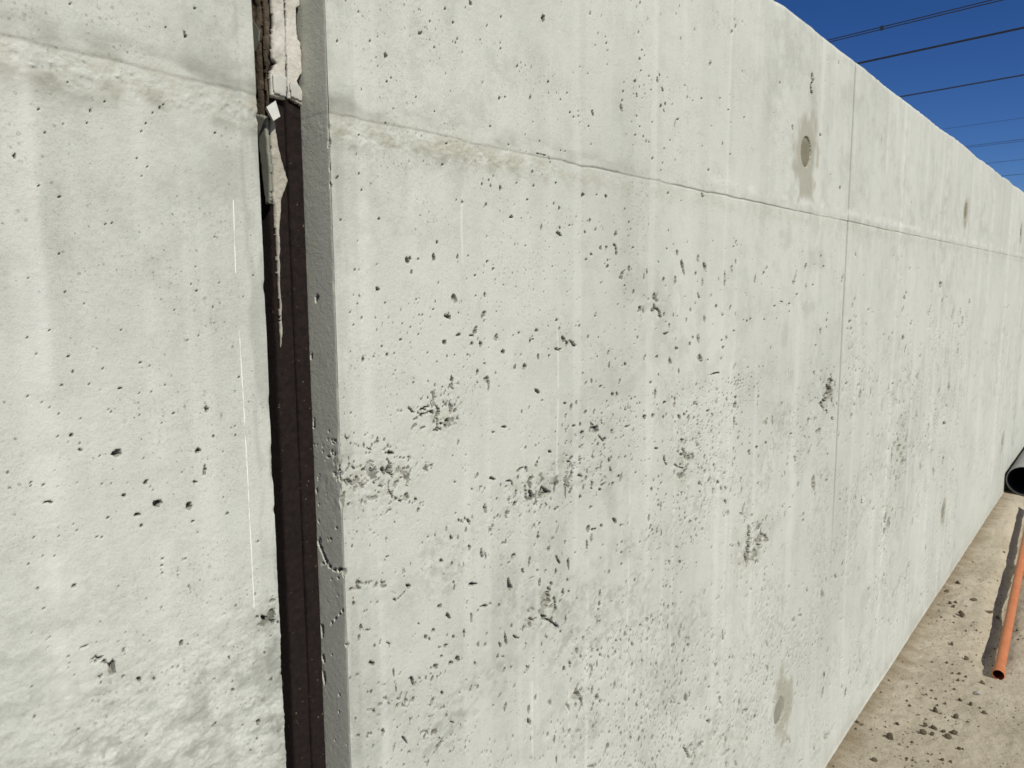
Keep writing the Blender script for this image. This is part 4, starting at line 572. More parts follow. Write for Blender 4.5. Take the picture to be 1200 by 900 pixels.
def surface(xs, zs):
    """height (towards the viewer's side of the wall) and stain masks at xs x zs"""
    X, Z = np.meshgrid(xs, zs)
    left = X < .49
    H = (fbm(X, Z, .35, .5, 1, 3) - .5) * .0028
    H += (fbm(X, Z, .030, .045, 2, 4) - .5) * .0011
    H += (vn(X, Z, .018, .6, 3) - .5) * .0002                      # faint upright drag marks of the shuttering
    # scabby skin: stronger in patches and low down
    low = sst(Z, 1.50, 1.20)
    patch = sst(fbm(X, Z, .16, .11, 5, 3), .46, .66)
    rough = (fbm(X, Z, .010, .008, 6, 3) - .5)
    H += rough * (.0003 + .0007 * low * patch)
    scab = sst(fbm(X, Z, .022, .016, 4, 4), .60, .68)
    H -= scab * .0004 * low * sst(patch, .2, .8)
    Hl = sst(Z, 1.36, 1.16) * left
    H += Hl * (fbm(X, Z, .016, .010, 7, 5, .65) - .5) * .0036
    # level seam between lower and upper shuttering
    zs0 = ZS + (vn(X, Z * 0, .05, 1, 2) - .5) * .003 + (vn(X, Z * 0, .012, 1, 5) - .5) * .0012
    zs0 = zs0 + left * (.0022 + .022 * (JL - X))              # the seam runs a touch out of level on the shorter wall
    d = Z - zs0
    near = sst(X, 1.25, .75)
    H += .0007 * sst(d, -.0010, .0016) * sst(d, .10, .02)
    gr = .35 + .65 * sst(vn(X, Z * 0, .09, 1, 6), .25, .6)
    H -= .0014 * np.exp(-(d / .0018) ** 2) * gr * (1 - .75 * near)
    band = np.exp(-((d + .016) / .016) ** 2) * (.5 + .5 * near)
    H += band * ((fbm(X, Z, .006, .005, 1, 4, .65) - .45) * .0026 * (.4 + .6 * near) + .0008)
    # upright seams
    for k, xv in enumerate(XV):
        fade = sst(Z, .55, 1.15) if k == 0 else .5
        thin = np.where(Z > ZS, .55, 1.0)
        H -= (.010 if k == 0 else .0025) * fade * thin * np.exp(-((X - xv) / (.0052 if k == 0 else .004)) ** 2)
    A = np.zeros_like(H); Rr = np.zeros_like(H); G = np.zeros_like(H); Bl = np.zeros_like(H)
    # grey cement film above the seam, beige laitance below it
    n1 = fbm(X, Z, .05, .02, 3, 4); n2 = fbm(X, Z, .02, .014, 5, 4)
    A += np.exp(-((d - .010) / .012) ** 2) * sst(n1, .36, .62) * .55 * (.35 + .65 * near)
    G += np.exp(-((d + .014) / .017) ** 2) * sst(n2, .25, .65) * .62 * (.45 + .55 * near)
    A += np.exp(-((d + .028) / .012) ** 2) * sst(n2, .50, .66) * .4 * near
    Bl += np.exp(-((d - .026) / .012) ** 2) * sst(n1, .45, .6) * .45 * sst(X, 1.2, 1.8)
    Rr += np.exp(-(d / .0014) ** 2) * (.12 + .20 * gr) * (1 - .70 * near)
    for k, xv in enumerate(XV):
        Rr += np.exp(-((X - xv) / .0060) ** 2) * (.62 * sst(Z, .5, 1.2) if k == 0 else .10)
    # grey cloudy patches and upright wash marks
    c1 = fbm(X, Z, .34, .40, 6, 5)
    A += sst(c1, .42, .76) * .17
    A += sst(fbm(X, Z, .07, .06, 7, 6, .72), .46, .70) * sst(fbm(X, Z, .5, .4, 3, 2), .30, .65) * .24
    A += Hl * sst(fbm(X, Z, .024, .016, 7, 6, .70), .44, .66) * .60
    A += sst(fbm(X, Z, .05, .8, 2, 3), .56, .74) * .09
    Bl += sst(fbm(X, Z, .035, 1.2, 4, 3), .62, .80) * .22
    A += low * patch * sst(rough, .02, .16) * .32
    # lime runs
    for xl, za, zb, ww, am in ((.961, 1.55, 1.22, .0022, .55), (1.186, 1.25, .62, .0026, .5), (.897, 1.02, .80, .0018, .6), (.997, .96, .70, .0016, .6),
                               (.672, 1.712, 1.655, .0016, .7), (.686, 1.715, 1.66, .0020, .8), (.747, 1.735, 1.60, .0018, .6), (.66, 1.74, 1.60, .010, .25),
                               (1.36, 1.6, .6, .006, .3), (1.62, 1.5, .4, .008, .3), (.24, 1.9, 1.0, .010, .30), (.33, 1.8, 1.1, .008, .22), (1.05, 1.2, .5, .005, .35),
                               (3.1, 2.2, .2, .03, .25), (3.9, 2.2, .3, .04, .3), (5.3, 2.2, .2, .06, .3), (6.1, 2.2, .2, .05, .3)):
        wob = (vn(X * 0, Z, 1, .05, 3) - .5) * .004
        Bl += np.exp(-((X - xl - wob) / ww) ** 2) * sst(Z, zb, zb + .06) * sst(Z, za, za - .03) * am * sst(vn(X, Z, .05, .02, 7), .25, .55)
    # darker edge strips beside the joint
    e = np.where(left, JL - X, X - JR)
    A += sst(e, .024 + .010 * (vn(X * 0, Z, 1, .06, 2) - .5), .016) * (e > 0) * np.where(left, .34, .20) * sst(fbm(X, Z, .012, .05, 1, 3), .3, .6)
    rev = (X < JR) & (X > .485)
    # the reveal carries a grey cement film of its own
    A = np.where(rev, .0 + .10 * sst(fbm(X, Z, .02, .03, 2, 4), .3, .7), A)
    G = np.where(rev, .30, G)
    H = np.where(rev, H * .25 - .0008 * np.exp(-((JR - X - .0007) / .0007) ** 2), H)
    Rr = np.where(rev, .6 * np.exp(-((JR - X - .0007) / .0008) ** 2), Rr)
    # damp blotches round the tie holes
    for (tx, tz), sc in zip(TIES, (1, 1, 1, 1, 1, 1)):
        w1 = (fbm(X, Z, .03, .05, 4, 3) - .5)
        dx = (X - tx); dz = (Z - tz)
        up_ = tz < 1
        cx = dx - (.03 if up_ and tx < 3 else 0); cz = dz + (.0 if up_ else .012)
        far = tx > 3
        rr = np.sqrt((cx / (.070 if far else .092)) ** 2 + (cz / (.085 if far else .125)) ** 2) + w1 * (.4 if far else 1.1)
        G += sst(rr, 1.05, .70) * (.75 if far else .60); Rr += sst(rr, 1.05, .55) * (.22 if far else .17)
        hole = np.sqrt(dx ** 2 + dz ** 2)
        H = np.where(hole < .039, H * .2 - .008 * sst(hole, .039, .037), H)
    # dust and a pale cement nib at the foot
    G += sst(Z, .09, .0) * .35 * sst(fbm(X, Z, .2, .05, 2, 3), .25, .6)
    H += .003 * sst(Z, .014, .0) * (.7 + .4 * vn(X, Z * 0, .25, 1, 3))
    H, pit, G, DX, DZ = stamp(xs, zs, H, G)
    for hx, hz, hw, hh, am in HONEY:
        i0, i1 = np.searchsorted(xs, (hx - 2.2 * hw, hx + 2.2 * hw)); j0, j1 = np.searchsorted(zs, (hz - 2.2 * hh, hz + 2.2 * hh))
        if i1 - i0 < 2 or j1 - j0 < 2: continue
        s_ = (slice(j0, j1), slice(i0, i1)); x_ = X[s_]; z_ = Z[s_]
        c_ = 1 + max(0, hx - .6) * .75
        mk = np.exp(-(((x_ - hx) / hw) ** 2 + ((z_ - hz) / hh) ** 2) * .9) * am * .9
        nn = fbm(x_, z_, .0105 * c_, .0085 * c_, 3, 4, .6)
        vv = sst(nn + .26 * (mk - 1), .515, .575)
        big = sst(fbm(x_, z_, .016 * c_, .012 * c_, 6, 3), .48, .60)
        dd = -(.0022 + .0045 * fbm(x_, z_, .006, .006, 1, 3)) * vv * (.45 + .55 * big)
        H[s_] += np.where(pit[s_] > dd, dd - np.minimum(pit[s_], 0), 0) + mk * (fbm(x_, z_, .007 * c_, .006 * c_, 5, 4) - .5) * .0030
        pit[s_] = np.minimum(pit[s_], dd * .75)
        G[s_] = np.maximum(G[s_], mk * sst(fbm(x_, z_, .02, .014, 2, 3), .40, .62) * .38)
        A[s_] = A[s_] + mk * sst(fbm(x_, z_, .03, .02, 4, 3), .42, .62) * .22
    Rr = np.maximum(Rr, sst(-pit, .0003, .0016) * (.78 - .45 * np.clip(G * 2, 0, 1)))             # shade inside the voids painted dark by pit depth
    # broken arrises
    for xe in (JL, JR):
        ed = np.abs(X - xe)
        ch = sst(vn(X * 0, Z, 1, .013, 5), .62, .95) * .0035 + sst(vn(X * 0, Z, 1, .05, 1), .70, .95) * .004
        rag = .4 + 1.2 * np.exp(-((Z - 1.72) / .06) ** 2)
        H -= (ch * rag + .0003) * sst(ed, .0045, 0)
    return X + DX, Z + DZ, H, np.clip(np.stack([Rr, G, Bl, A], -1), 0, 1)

def axis(*segs):
    """(start, stop, step) pieces joined"""
    out = []
    for a, b, s in segs:
        n = max(1, int(round((b - a) / s))); out.append(np.linspace(a, b, n, endpoint=False))
    out.append([segs[-1][1]])
    return np.concatenate(out)

def panel(xs, zs, parent, wrapl=False, wrapr=False, top=False):
    X, Z, H, C = surface(xs, zs)
    P = np.zeros(X.shape + (3,))
    el = np.clip(JR - X, 0, None) if wrapl else np.zeros_like(X)
    er = np.clip(X - JL, 0, None) if wrapr else np.zeros_like(X)
    zt = ZT + (vn(X, Z * 0, .30, 1, 2) - .5) * .010 + (vn(X, Z * 0, .05, 1, 6) - .5) * .0035 - sst(vn(X, Z * 0, .07, 1, 5), .80, .95) * .0035
    et = np.clip(Z - zt, 0, None) if top else np.zeros_like(X)
    bx = X + el - er; by = el + er + et; bz = Z - et
    s = .0012
    nx = -sst(el, -s, s) * wrapl * (X < JR + s) + sst(er, 0, s) * wrapr
    if wrapl: nx = -sst(JR - X, -s, s)
    if wrapr: nx = sst(X - JL, -s, s)
    nz = sst(Z - zt, -.008, .008) if top else np.zeros_like(X)
    ny = -np.clip(1 - np.maximum(np.abs(nx), nz), 0, 1)
    l = np.sqrt(nx ** 2 + ny ** 2 + nz ** 2); nx, ny, nz = nx / l, ny / l, nz / l
    if top: H = H - .006 * np.exp(-((Z - zt) / .008) ** 2)
    P[..., 0] = bx + nx * H; P[..., 1] = by + ny * H; P[..., 2] = bz + nz * H
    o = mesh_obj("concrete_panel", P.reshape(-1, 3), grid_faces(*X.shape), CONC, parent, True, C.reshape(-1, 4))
    q = np.stack([H[:-1, :-1], H[:-1, 1:], H[1:, 1:], H[1:, :-1]])
    steep = (q.max(0) - q.min(0)) > .0007                       # the broken walls of the voids stay crisp
    o.data.polygons.foreach_set("use_smooth", ~steep.ravel())
    return o

def box(name, x0, x1, y0, y1, z0, z1, mat, parent, smooth=False):
    V = [(x, y, z) for z in (z0, z1) for y in (y0, y1) for x in (x0, x1)]
    F = [(0, 2, 3, 1), (4, 5, 7, 6), (0, 1, 5, 4), (1, 3, 7, 5), (3, 2, 6, 7), (2, 0, 4, 6)]
    o = mesh_obj(name, V, F, mat, parent, smooth)
    return o

# ---------------------------------------------------------------- ground
def ground_h(X, Y):
    f = sst(Y, -1.6, -.9) * sst(X, 12, 9) * sst(X, 1.2, 2.2)
    h = (fbm(X, Y, .5, .35, 3, 4) - .5) * .030 * f
    h += (fbm(X, Y, .05, .035, 5, 5, .6) - .5) * .012 * f
    h += (fbm(X, Y, .16, .10, 6, 3) - .5) * .012 * f
    # sharp little dents and rakings running away from the wall
    h += (vn(X + Y * .25, Y, .035, .20, 2) - .5) * .010 * sst(Y, -.28, -.04) * f
    k = sst(X, 2.4, 2.7)
    # hollow along the wall side of the orange pipe
    yl = -.368 + (X - 3.53) * .05
    t = Y - yl
    wob = (vn(X, Y * 0, .16, 1, 4) - .5) * .05 + (vn(X, Y * 0, .45, 1, 1) - .5) * .05
    hol = np.exp(-((t - .045) / .050) ** 2) * sst(X, 3.50, 3.85)
    h -= hol * (.030 + wob * .4) * f
    h -= .006 * np.exp(-(t / .04) ** 2) * sst(X, 3.4, 3.7)
    # level under both pipes
    flat = np.exp(-((X - 3.55) / .10) ** 2 - (t / .05) ** 2)
    h = h * (1 - flat)
    h = np.where(X > 6.6, h * .3, h)
    h *= .12 + .88 * sst(-Y, .005, .10)
    h += .003 * sst(Y, -.05, 0) * f * (.4 + vn(X, Y * 0, .12, 1, 7))
    return h
def geo(a, b, s0, gr):
    out = []; x = a; s = s0
    while x < b: out.append(x); s *= gr; x += s
    return np.array(out + [b])
gx = np.concatenate([-geo(1.2, 4000, .3, 1.5)[::-1], axis((-1.0, 2.3, .1), (2.3, 3.6, .006), (3.6, 5.4, .011), (5.4, 8, .03)), geo(8.1, 4000, .1, 1.5)])
gy = np.concatenate([-geo(1.3, 4000, .1, 1.5)[::-1], axis((-1.2, -.62, .03), (-.62, .04, .006)), geo(.4, 4000, .3, 1.5)])
GX, GY = np.meshgrid(gx, gy)
GH = ground_h(GX, GY)
m, nt, p = new_mat("sand")
co = N(nt, "ShaderNodeTexCoord").outputs["Object"]
c = mix(nt, ramp(nt, noise(nt, co, 3.5, 5, .6), .35, .65), (0.385, 0.338, 0.248), (0.475, 0.422, 0.32))
c = mix(nt, mth(nt, 'MULTIPLY', ramp(nt, noise(nt, co, 40, 5, .65), .50, .75), .5), c, (0.21, 0.165, 0.10))
c = mix(nt, mth(nt, 'MULTIPLY', ramp(nt, noise(nt, co, 500, 3, .7), .55, .8), .5), c, (0.16, 0.125, 0.08))
sp = N(nt, "ShaderNodeSeparateXYZ"); nt.links.new(co, sp.inputs[0])
rk = mth(nt, 'ADD', sp.outputs[1], mth(nt, 'MULTIPLY', noise(nt, co, 16, 5, .65, (1, .35, 1)), .20))
c = mix(nt, mth(nt, 'MULTIPLY', ramp(nt, rk, .02, .11), .75), c, (0.185, 0.135, 0.072))     # browner damp soil along the wall
nt.links.new(c, p.inputs["Base Color"]); p.inputs["Roughness"].default_value = .95; p.inputs["Specular IOR Level"].default_value = .15
b = bump(nt, noise(nt, co, 90, 6, .75), .009, .9)
nt.links.new(bump(nt, noise(nt, co, 600, 3, .7), .001, .7, b), p.inputs["Normal"])
SAND = m
g = mesh_obj("ground", np.stack([GX, GY, GH], -1).reshape(-1, 3), grid_faces(*GX.shape), SAND)
tag(g, "bare trodden sand at the foot of the concrete wall", None, None, "structure")
def gh(x, y): return float(ground_h(np.array([[x]]), np.array([[y]]))[0, 0])

# ---------------------------------------------------------------- the two lengths of wall
WG = "cast concrete walls either side of the joint"
wl = empty("concrete_wall", (-1.0, 0.15, 0), "pale concrete wall with a thin white upright chalk line beside the brown joint", "wall", WG)
wr = empty("concrete_wall", (3.0, 0.15, 0), "long pitted concrete wall running off towards the grey pipe, with round tie hole plugs", "wall", WG)
box("core", -1.60, JL - .004, .046, .30, -.30, ZT - .02, CONC, wl)
box("core", JR + .004, 16.0, .046, .30, -.30, ZT - .02, CONC, wr)

zl = axis((-.25, .55, .05), (.55, 1.0, .012), (1.0, ZS, .00125)); zu = axis((ZS, 1.93, .00125), (1.93, 2.24, .01), (2.24, 2.27, .002), (2.27, 2.55, .05))
xl = axis((-1.6, .0, .05), (.0, .14, .006), (.14, JL - .005, .0011), (JL - .005, JL + .006, .0007), (JL + .006, JL + .10, .008))
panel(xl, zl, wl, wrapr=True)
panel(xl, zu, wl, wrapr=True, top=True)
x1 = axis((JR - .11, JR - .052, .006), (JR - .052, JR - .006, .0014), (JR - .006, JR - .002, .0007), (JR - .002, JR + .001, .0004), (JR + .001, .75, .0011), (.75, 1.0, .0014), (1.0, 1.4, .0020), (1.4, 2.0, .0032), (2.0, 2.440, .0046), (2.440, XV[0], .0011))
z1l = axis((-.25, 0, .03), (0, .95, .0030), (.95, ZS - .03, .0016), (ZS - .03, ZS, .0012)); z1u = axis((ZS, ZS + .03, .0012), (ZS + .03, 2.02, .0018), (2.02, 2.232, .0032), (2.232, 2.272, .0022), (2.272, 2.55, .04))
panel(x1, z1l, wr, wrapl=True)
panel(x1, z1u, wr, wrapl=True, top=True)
x2 = axis((XV[0], 2.456, .0011), (2.456, 3.3, .0062), (3.3, XV[1] - .01, .012), (XV[1] - .01, XV[1], .003))
z2l = axis((-.25, 0, .03), (0, ZS - .02, .0038), (ZS - .02, ZS, .0014)); z2u = axis((ZS, ZS + .02, .0014), (ZS + .02, 2.23, .005), (2.23, 2.275, .0028), (2.275, 2.55, .04))
panel(x2, z2l, wr); panel(x2, z2u, wr, top=True)
x3 = axis((XV[1], XV[1] + .01, .003), (XV[1] + .01, XV[2], .035)); z3l = axis((-.25, 0, .03), (0, ZS - .02, .008), (ZS - .02, ZS, .002)); z3u = axis((ZS, ZS + .02, .002), (ZS + .02, 2.23, .008), (2.23, 2.275, .004), (2.275, 2.55, .04))
panel(x3, z3l, wr); panel(x3, z3u, wr, top=True)
x4 = axis((XV[2], 16.0, .08)); z4l = axis((-.25, ZS, .03)); z4u = axis((ZS, 2.23, .03), (2.23, 2.275, .006), (2.275, 2.55, .04))
panel(x4, z4l, wr); panel(x4, z4u, wr, top=True)

# mortar plugs in the tie holes
for k, (tx, tz) in enumerate(TIES):
    V = []; F = []
    n = 28
    rings = [(.0365, .012), (.0365, .0045), (.0345, .0034), (.022, .0042), (.0, .0050)]
    for r_, y_ in rings[:-1]:
        for i in range(n):
            a = 2 * math.pi * i / n; V.append((tx + r_ * math.cos(a), y_, tz + r_ * math.sin(a)))
    V.append((tx, rings[-1][1], tz))
    for q in range(len(rings) - 2):
        for i in range(n):
            j = (i + 1) % n; F.append((q * n + i, q * n + j, (q + 1) * n + j, (q + 1) * n + i))
    q = (len(rings) - 2) * n
    for i in range(n): F.append((q + i, q + (i + 1) % n, len(V) - 1))
    mesh_obj("tie_plug", V, F, PLUG if tz > 1 else PLUG_P, wr)

# white chalk line in three strokes
for (xa, za), (xb, zb) in (((.4190, 1.6843), (.4178, 1.6142)), ((.4185, 1.5596), (.4196, 1.4602)), ((.4196, 1.4514), (.4199, 1.268))):
    zz = np.arange(zb, za, .0025); xx = xb + (xa - xb) * (zz - zb) / (za - zb)
    keep = vn(zz * 0, zz, 1, .006, 3)
    hw = .00042 * (.35 + .9 * sst(keep, .15, .5))
    _, _, Hc, _ = surface(np.array([.4175, .4190, .4200]), zz)
    yy = -np.max(Hc, axis=1) - .0004
    V = np.concatenate([np.stack([xx - hw, yy, zz], -1), np.stack([xx + hw, yy, zz], -1), np.stack([xx + hw, yy + .0016, zz], -1), np.stack([xx - hw, yy + .0016, zz], -1)])
    n = len(zz); F = []
    for s in range(4):
        t = (s + 1) % 4
        for i in range(n - 1): F.append((s * n + i, t * n + i, t * n + i + 1, s * n + i + 1))
    F += [(0, n, 2 * n, 3 * n), (n - 1, 4 * n - 1, 3 * n - 1, 2 * n - 1)]
    mesh_obj("chalk_line", V, F, CHALK, wl, False)

# ---------------------------------------------------------------- joint filler: two fibre boards on edge
jf = empty("joint_filler", (.515, .08, 0), "dark brown fibreboard filler strips standing on edge deep in the wall joint", "joint filler")
def board(x0, x1, y0, seed):
    zs = axis((-.25, .9, .05), (.9, 2.0, .0022), (2.0, 2.24, .03))
    # profile round the front: left side, front, right side
    prof = [(x0, .20), (x0, y0 + .012), (x0, y0 + .006), (x0, y0 + .002), (x0 + .0010, y0), (x0 + .004, y0), (x0 + (x1 - x0) * .35, y0), (x0 + (x1 - x0) * .5, y0), (x0 + (x1 - x0) * .7, y0), (x1 - .0035, y0), (x1 - .0008, y0), (x1, y0 + .002), (x1, y0 + .012), (x1, .20)]
    P = np.zeros((len(zs), len(prof), 3))
    for i, (x, y) in enumerate(prof):
        nn = (vn(zs, zs * 0 + i, .006, 1, seed) - .5)
        w_ = (fbm(zs, zs * 0, .05, 1, seed + 1, 4) - .5)
        P[:, i, 0] = x + w_ * .0012 + (nn * .0012 if i in (4, 5, 9, 10) else 0)
        P[:, i, 1] = y + (nn * .0022 if 2 < i < 12 else 0)
        P[:, i, 2] = zs
    return mesh_obj("board", P.reshape(-1, 3), grid_faces(len(zs), len(prof)), FIBRE, jf)
board(.4925, .5156, JD + .0005, 3)
board(.5170, .5364, JD - .0005, 6)
box("added_joint_backing", JL + .001, .4885, .150, .20, -.25, ZT - .03, DIRT, jf)  # unseen infill added to stop light coming through the open gap

# ---------------------------------------------------------------- things stuck in the joint
def pip(px, pz, poly):
    ins = np.zeros(px.shape, bool); n = len(poly)
    for i in range(n):
        x0, z0 = poly[i]; x1_, z1_ = poly[(i + 1) % n]
        c = ((z0 > pz) != (z1_ > pz)) & (px < (x1_ - x0) * (pz - z0) / (z1_ - z0 + 1e-12) + x0)
        ins ^= c
    return ins
def pdist(px, pz, poly):
    d = np.full(px.shape, 9.0); n = len(poly)
    for i in range(n):
        a = np.array(poly[i]); b_ = np.array(poly[(i + 1) % n]); e = b_ - a
        t = np.clip(((px - a[0]) * e[0] + (pz - a[1]) * e[1]) / (e @ e + 1e-12), 0, 1)
        d = np.minimum(d, np.hypot(px - a[0] - t * e[0], pz - a[1] - t * e[1]))
    return d
def lump(name, poly, base, thick, edge, rgh, mat, parent, step=.0011, seed=1, plane='y'):
    """a solid crust over an outline; bumpy front, closed sides and back. plane 'y': facing the viewer's side, 'x': facing along the wall"""
    P = np.array(poly); a0, b0 = P.min(0) - step; a1, b1 = P.max(0) + step
    us = np.arange(a0, a1, step); vs = np.arange(b0, b1, step)
    U, V = np.meshgrid(us, vs)
    ju = U + (fbm(U, V, .009, .009, seed, 3) - .5) * .0030; jv = V + (fbm(U, V, .009, .009, seed + 1, 3) - .5) * .0030
    ins = pip(ju, jv, poly)
    d = pdist(ju, jv, poly)
    h = thick * np.sqrt(np.clip(d / edge, .02, 1)) + (fbm(U, V, .012, .016, seed + 2, 4) - .5) * rgh * np.clip(d / .003, 0, 1)
    nz, nx = U.shape
    cell = ins[:-1, :-1] & ins[1:, :-1] & ins[:-1, 1:] & ins[1:, 1:]
    idx = np.arange(nz * nx).reshape(nz, nx)
    Q = np.stack([idx[:-1, :-1], idx[:-1, 1:], idx[1:, 1:], idx[1:, :-1]], -1)[cell]
    def pos(hh):
        if plane == 'y': return np.stack([U, base - hh, V], -1).reshape(-1, 3)
        return np.stack([base - hh, U, V], -1).reshape(-1, 3)
    front = pos(h); back = pos(np.full_like(h, -.0008))
    off = nz * nx
    ed = np.concatenate([Q[:, [0, 1]], Q[:, [1, 2]], Q[:, [2, 3]], Q[:, [3, 0]]])
    key = {}
    for i, j in ed: key[(i, j)] = True
    rim = [(i, j) for (i, j) in key if (j, i) not in key]
    faces = [tuple(q) for q in Q] + [tuple(int(k) + off for k in q[::-1]) for q in Q] + [(j, i, i + off, j + off) for i, j in rim]
    used = sorted({int(k) for f in faces for k in f}); rm = {k: n for n, k in enumerate(used)}
    allv = np.concatenate([front, back])[used]
    o = mesh_obj(name, allv, [tuple(rm[int(k)] for k in (f if plane == 'y' else f[::-1])) for f in faces], mat, parent)
    return o
mo = empty("mortar_spill", (.515, .045, 1.80), "off-white hardened mortar over the top of the brown joint filler, split by a crack", "mortar")
L1 = [(.4983, 1.935), (.5019, 1.8823), (.4978, 1.8424), (.5038, 1.8376), (.4948, 1.8253), (.4946, 1.8016), (.5139, 1.8010), (.5160, 1.8356), (.5173, 1.9167), (.5173, 1.935)]
L2 = [(.5186, 1.940), (.5186, 1.917), (.5172, 1.834), (.5176, 1.8045), (.5366, 1.7990), (.5366, 1.8156), (.5312, 1.8245), (.5372, 1.8358), (.5374, 1.8652), (.5335, 1.8701), (.5328, 1.9001), (.5374, 1.9043), (.5376, 1.940)]
l1 = lump("mortar_lump", L1, JD, .0062, .0012, .0040, MORTAR, mo, seed=1)
lump("mortar_lump", L2, JD, .0050, .0010, .0028, MORTAR, mo, seed=4)
lump("smooth_patch", [(.4962, 1.824), (.5055, 1.8285), (.5150, 1.8245), (.5138, 1.8035), (.4968, 1.8045)], JD - .0076, .0009, .003, .0004, MORTAR_S, mo, seed=2)
lump("smooth_patch", [(.5195, 1.8225), (.5290, 1.8225), (.5350, 1.812), (.5340, 1.803), (.5192, 1.805)], JD - .0064, .0008, .003, .0004, MORTAR_S, mo, seed=3)
st = lump("mortar_drip", [(.4934, 1.7785), (.5010, 1.7799), (.5060, 1.7411), (.5140, 1.7156), (.5045, 1.6953), (.5008, 1.6563), (.4994, 1.6063), (.4988, 1.5503), (.4978, 1.5268), (.4958, 1.5407), (.4958, 1.6063), (.4950, 1.6691), (.4930, 1.698), (.4932, 1.7341)], JD, .0050, .0022, .0040, MORTAR_D, None, seed=6)
tag(st, "pale drip of mortar tapering to a point down the filler board under the white chip", "mortar")
dr = lump("earth_crust", [(.075, 1.935), (.048, 1.935), (.0475, 1.8779), (.049, 1.8406), (.049, 1.7972), (.049, 1.779), (.078, 1.779)], .4924, .004, .004, .007, DIRT, None, step=.0014, seed=3, plane='x')
tag(dr, "rough brown earth crusted in the shaded side of the joint beside the mortar", "earth")
e2 = lump("dried_run", [(.062, 1.786), (.0430, 1.7816), (.0385, 1.7327), (.0395, 1.700), (.0430, 1.6885), (.0515, 1.6885), (.0565, 1.7327)], .4905, .0030, .0015, .0004, SLIVER, None, step=.0014, seed=5, plane='x')
tag(e2, "smooth grey tongue of cement hanging in the shaded side of the joint", "cement")
e3 = lump("earth_crust", [(.4918, 1.937), (.4985, 1.937), (.5010, 1.8823), (.4975, 1.8424), (.5000, 1.8376), (.4945, 1.8253), (.4955, 1.790), (.4935, 1.783), (.4918, 1.783)], JD, .0042, .003, .0065, DIRT, None, step=.0012, seed=2)
tag(e3, "rough brown earth clinging to the edge of the filler board behind the white mortar", "earth")
# shard caught near the top of the joint
def slab(name, quad, n_off, mat, label, cat):
    A = [Vector(v) for v in quad]; o_ = Vector(n_off)
    V = A + [v + o_ for v in A]; k = len(A)
    F = [tuple(range(k)), tuple(range(2 * k - 1, k - 1, -1))] + [(i, i + k, (i + 1) % k + k, (i + 1) % k) for i in range(k)]
    o = mesh_obj(name, V, F, mat, None, False)
    return tag(o, label, cat)
slab("cement_shard", [(.470, .0330, 1.8736), (.470, .0205, 1.8600), (.470, .0222, 1.8500), (.470, .0322, 1.8412)], (.0035, .003, 0), SLIVER, "grey triangular cement shard wedged at the top of the joint", "shard")
slab("pale_chip", [(x, .0305 + .22 * (x - .49) - .10 * (z - 1.785), z) for x, z in ((.4800, 1.7868), (.4927, 1.7958), (.4998, 1.7812), (.4900, 1.7750))], (.0012, .0042, -.0008), CHIP, "small square white chip stuck on the filler just under the mortar", "chip")

# ---------------------------------------------------------------- pipes
def tube(name, prof, axis_o, axis_d, mat, parent, n=32, sag=0.0):
    """prof: list of (distance along axis, radius)"""
    d = Vector(axis_d).normalized(); s = d.cross(Vector((0, 0, 1))).normalized(); u = s.cross(d)
    V = []; F = []
    L = max(q[0] for q in prof)
    for t, r_ in prof:
        c = Vector(axis_o) + d * t - Vector((0, 0, 1)) * sag * math.sin(math.pi * min(1, t / L))
        for i in range(n):
            a = 2 * math.pi * i / n; V.append(c + (s * math.cos(a) + u * math.sin(a)) * r_)
    for q in range(len(prof) - 1):
        for i in range(n):
            j = (i + 1) % n; F.append((q * n + i, q * n + j, (q + 1) * n + j, (q + 1) * n + i))
    return mesh_obj(name, V, F, mat, parent)
po = (3.520, -.3685, .0195); pd = (1.0, .0503, .006)
pp = empty("drain_pipe", po, "orange plastic drain pipe lying along the sand beside the wall", "pipe")
tube("pipe_body", [(.075, .0195), (.10, .0195), (.5, .0195), (1.0, .0195), (1.6, .0195), (2.2, .0195), (3.0, .0195), (3.0, .0172), (.10, .0172), (.075, .0172)], po, pd, PVC, pp)
tube("socket", [(.0, .0205), (.0015, .0222), (.006, .0228), (.055, .0224), (.068, .0205), (.078, .0197)], po, pd, PVC, pp)
tube("bore", [(.0, .0203), (.03, .0195), (.085, .0173), (.4, .0173), (.4, .0)], po, pd, PVCIN, pp)
cp_o = (6.83, -.124, .113)
cp = empty("grey_pipe", (6.83, -.124, 0), "wide grey pipe lying on the sand against the wall, its dark mouth open", "pipe")
tube("pipe_body", [(.0, .1075), (.003, .1115), (.010, .1135), (.5, .1135), (1.5, .1135), (3.0, .1135), (5.0, .1135), (5.0, .10)], cp_o, (1, 0, 0), GPIPE, cp, 48)
tube("bore", [(.0, .1075), (.10, .1065), (1.0, .1065), (5.0, .10)], cp_o, (1, 0, 0), GPIPEIN, cp, 48)

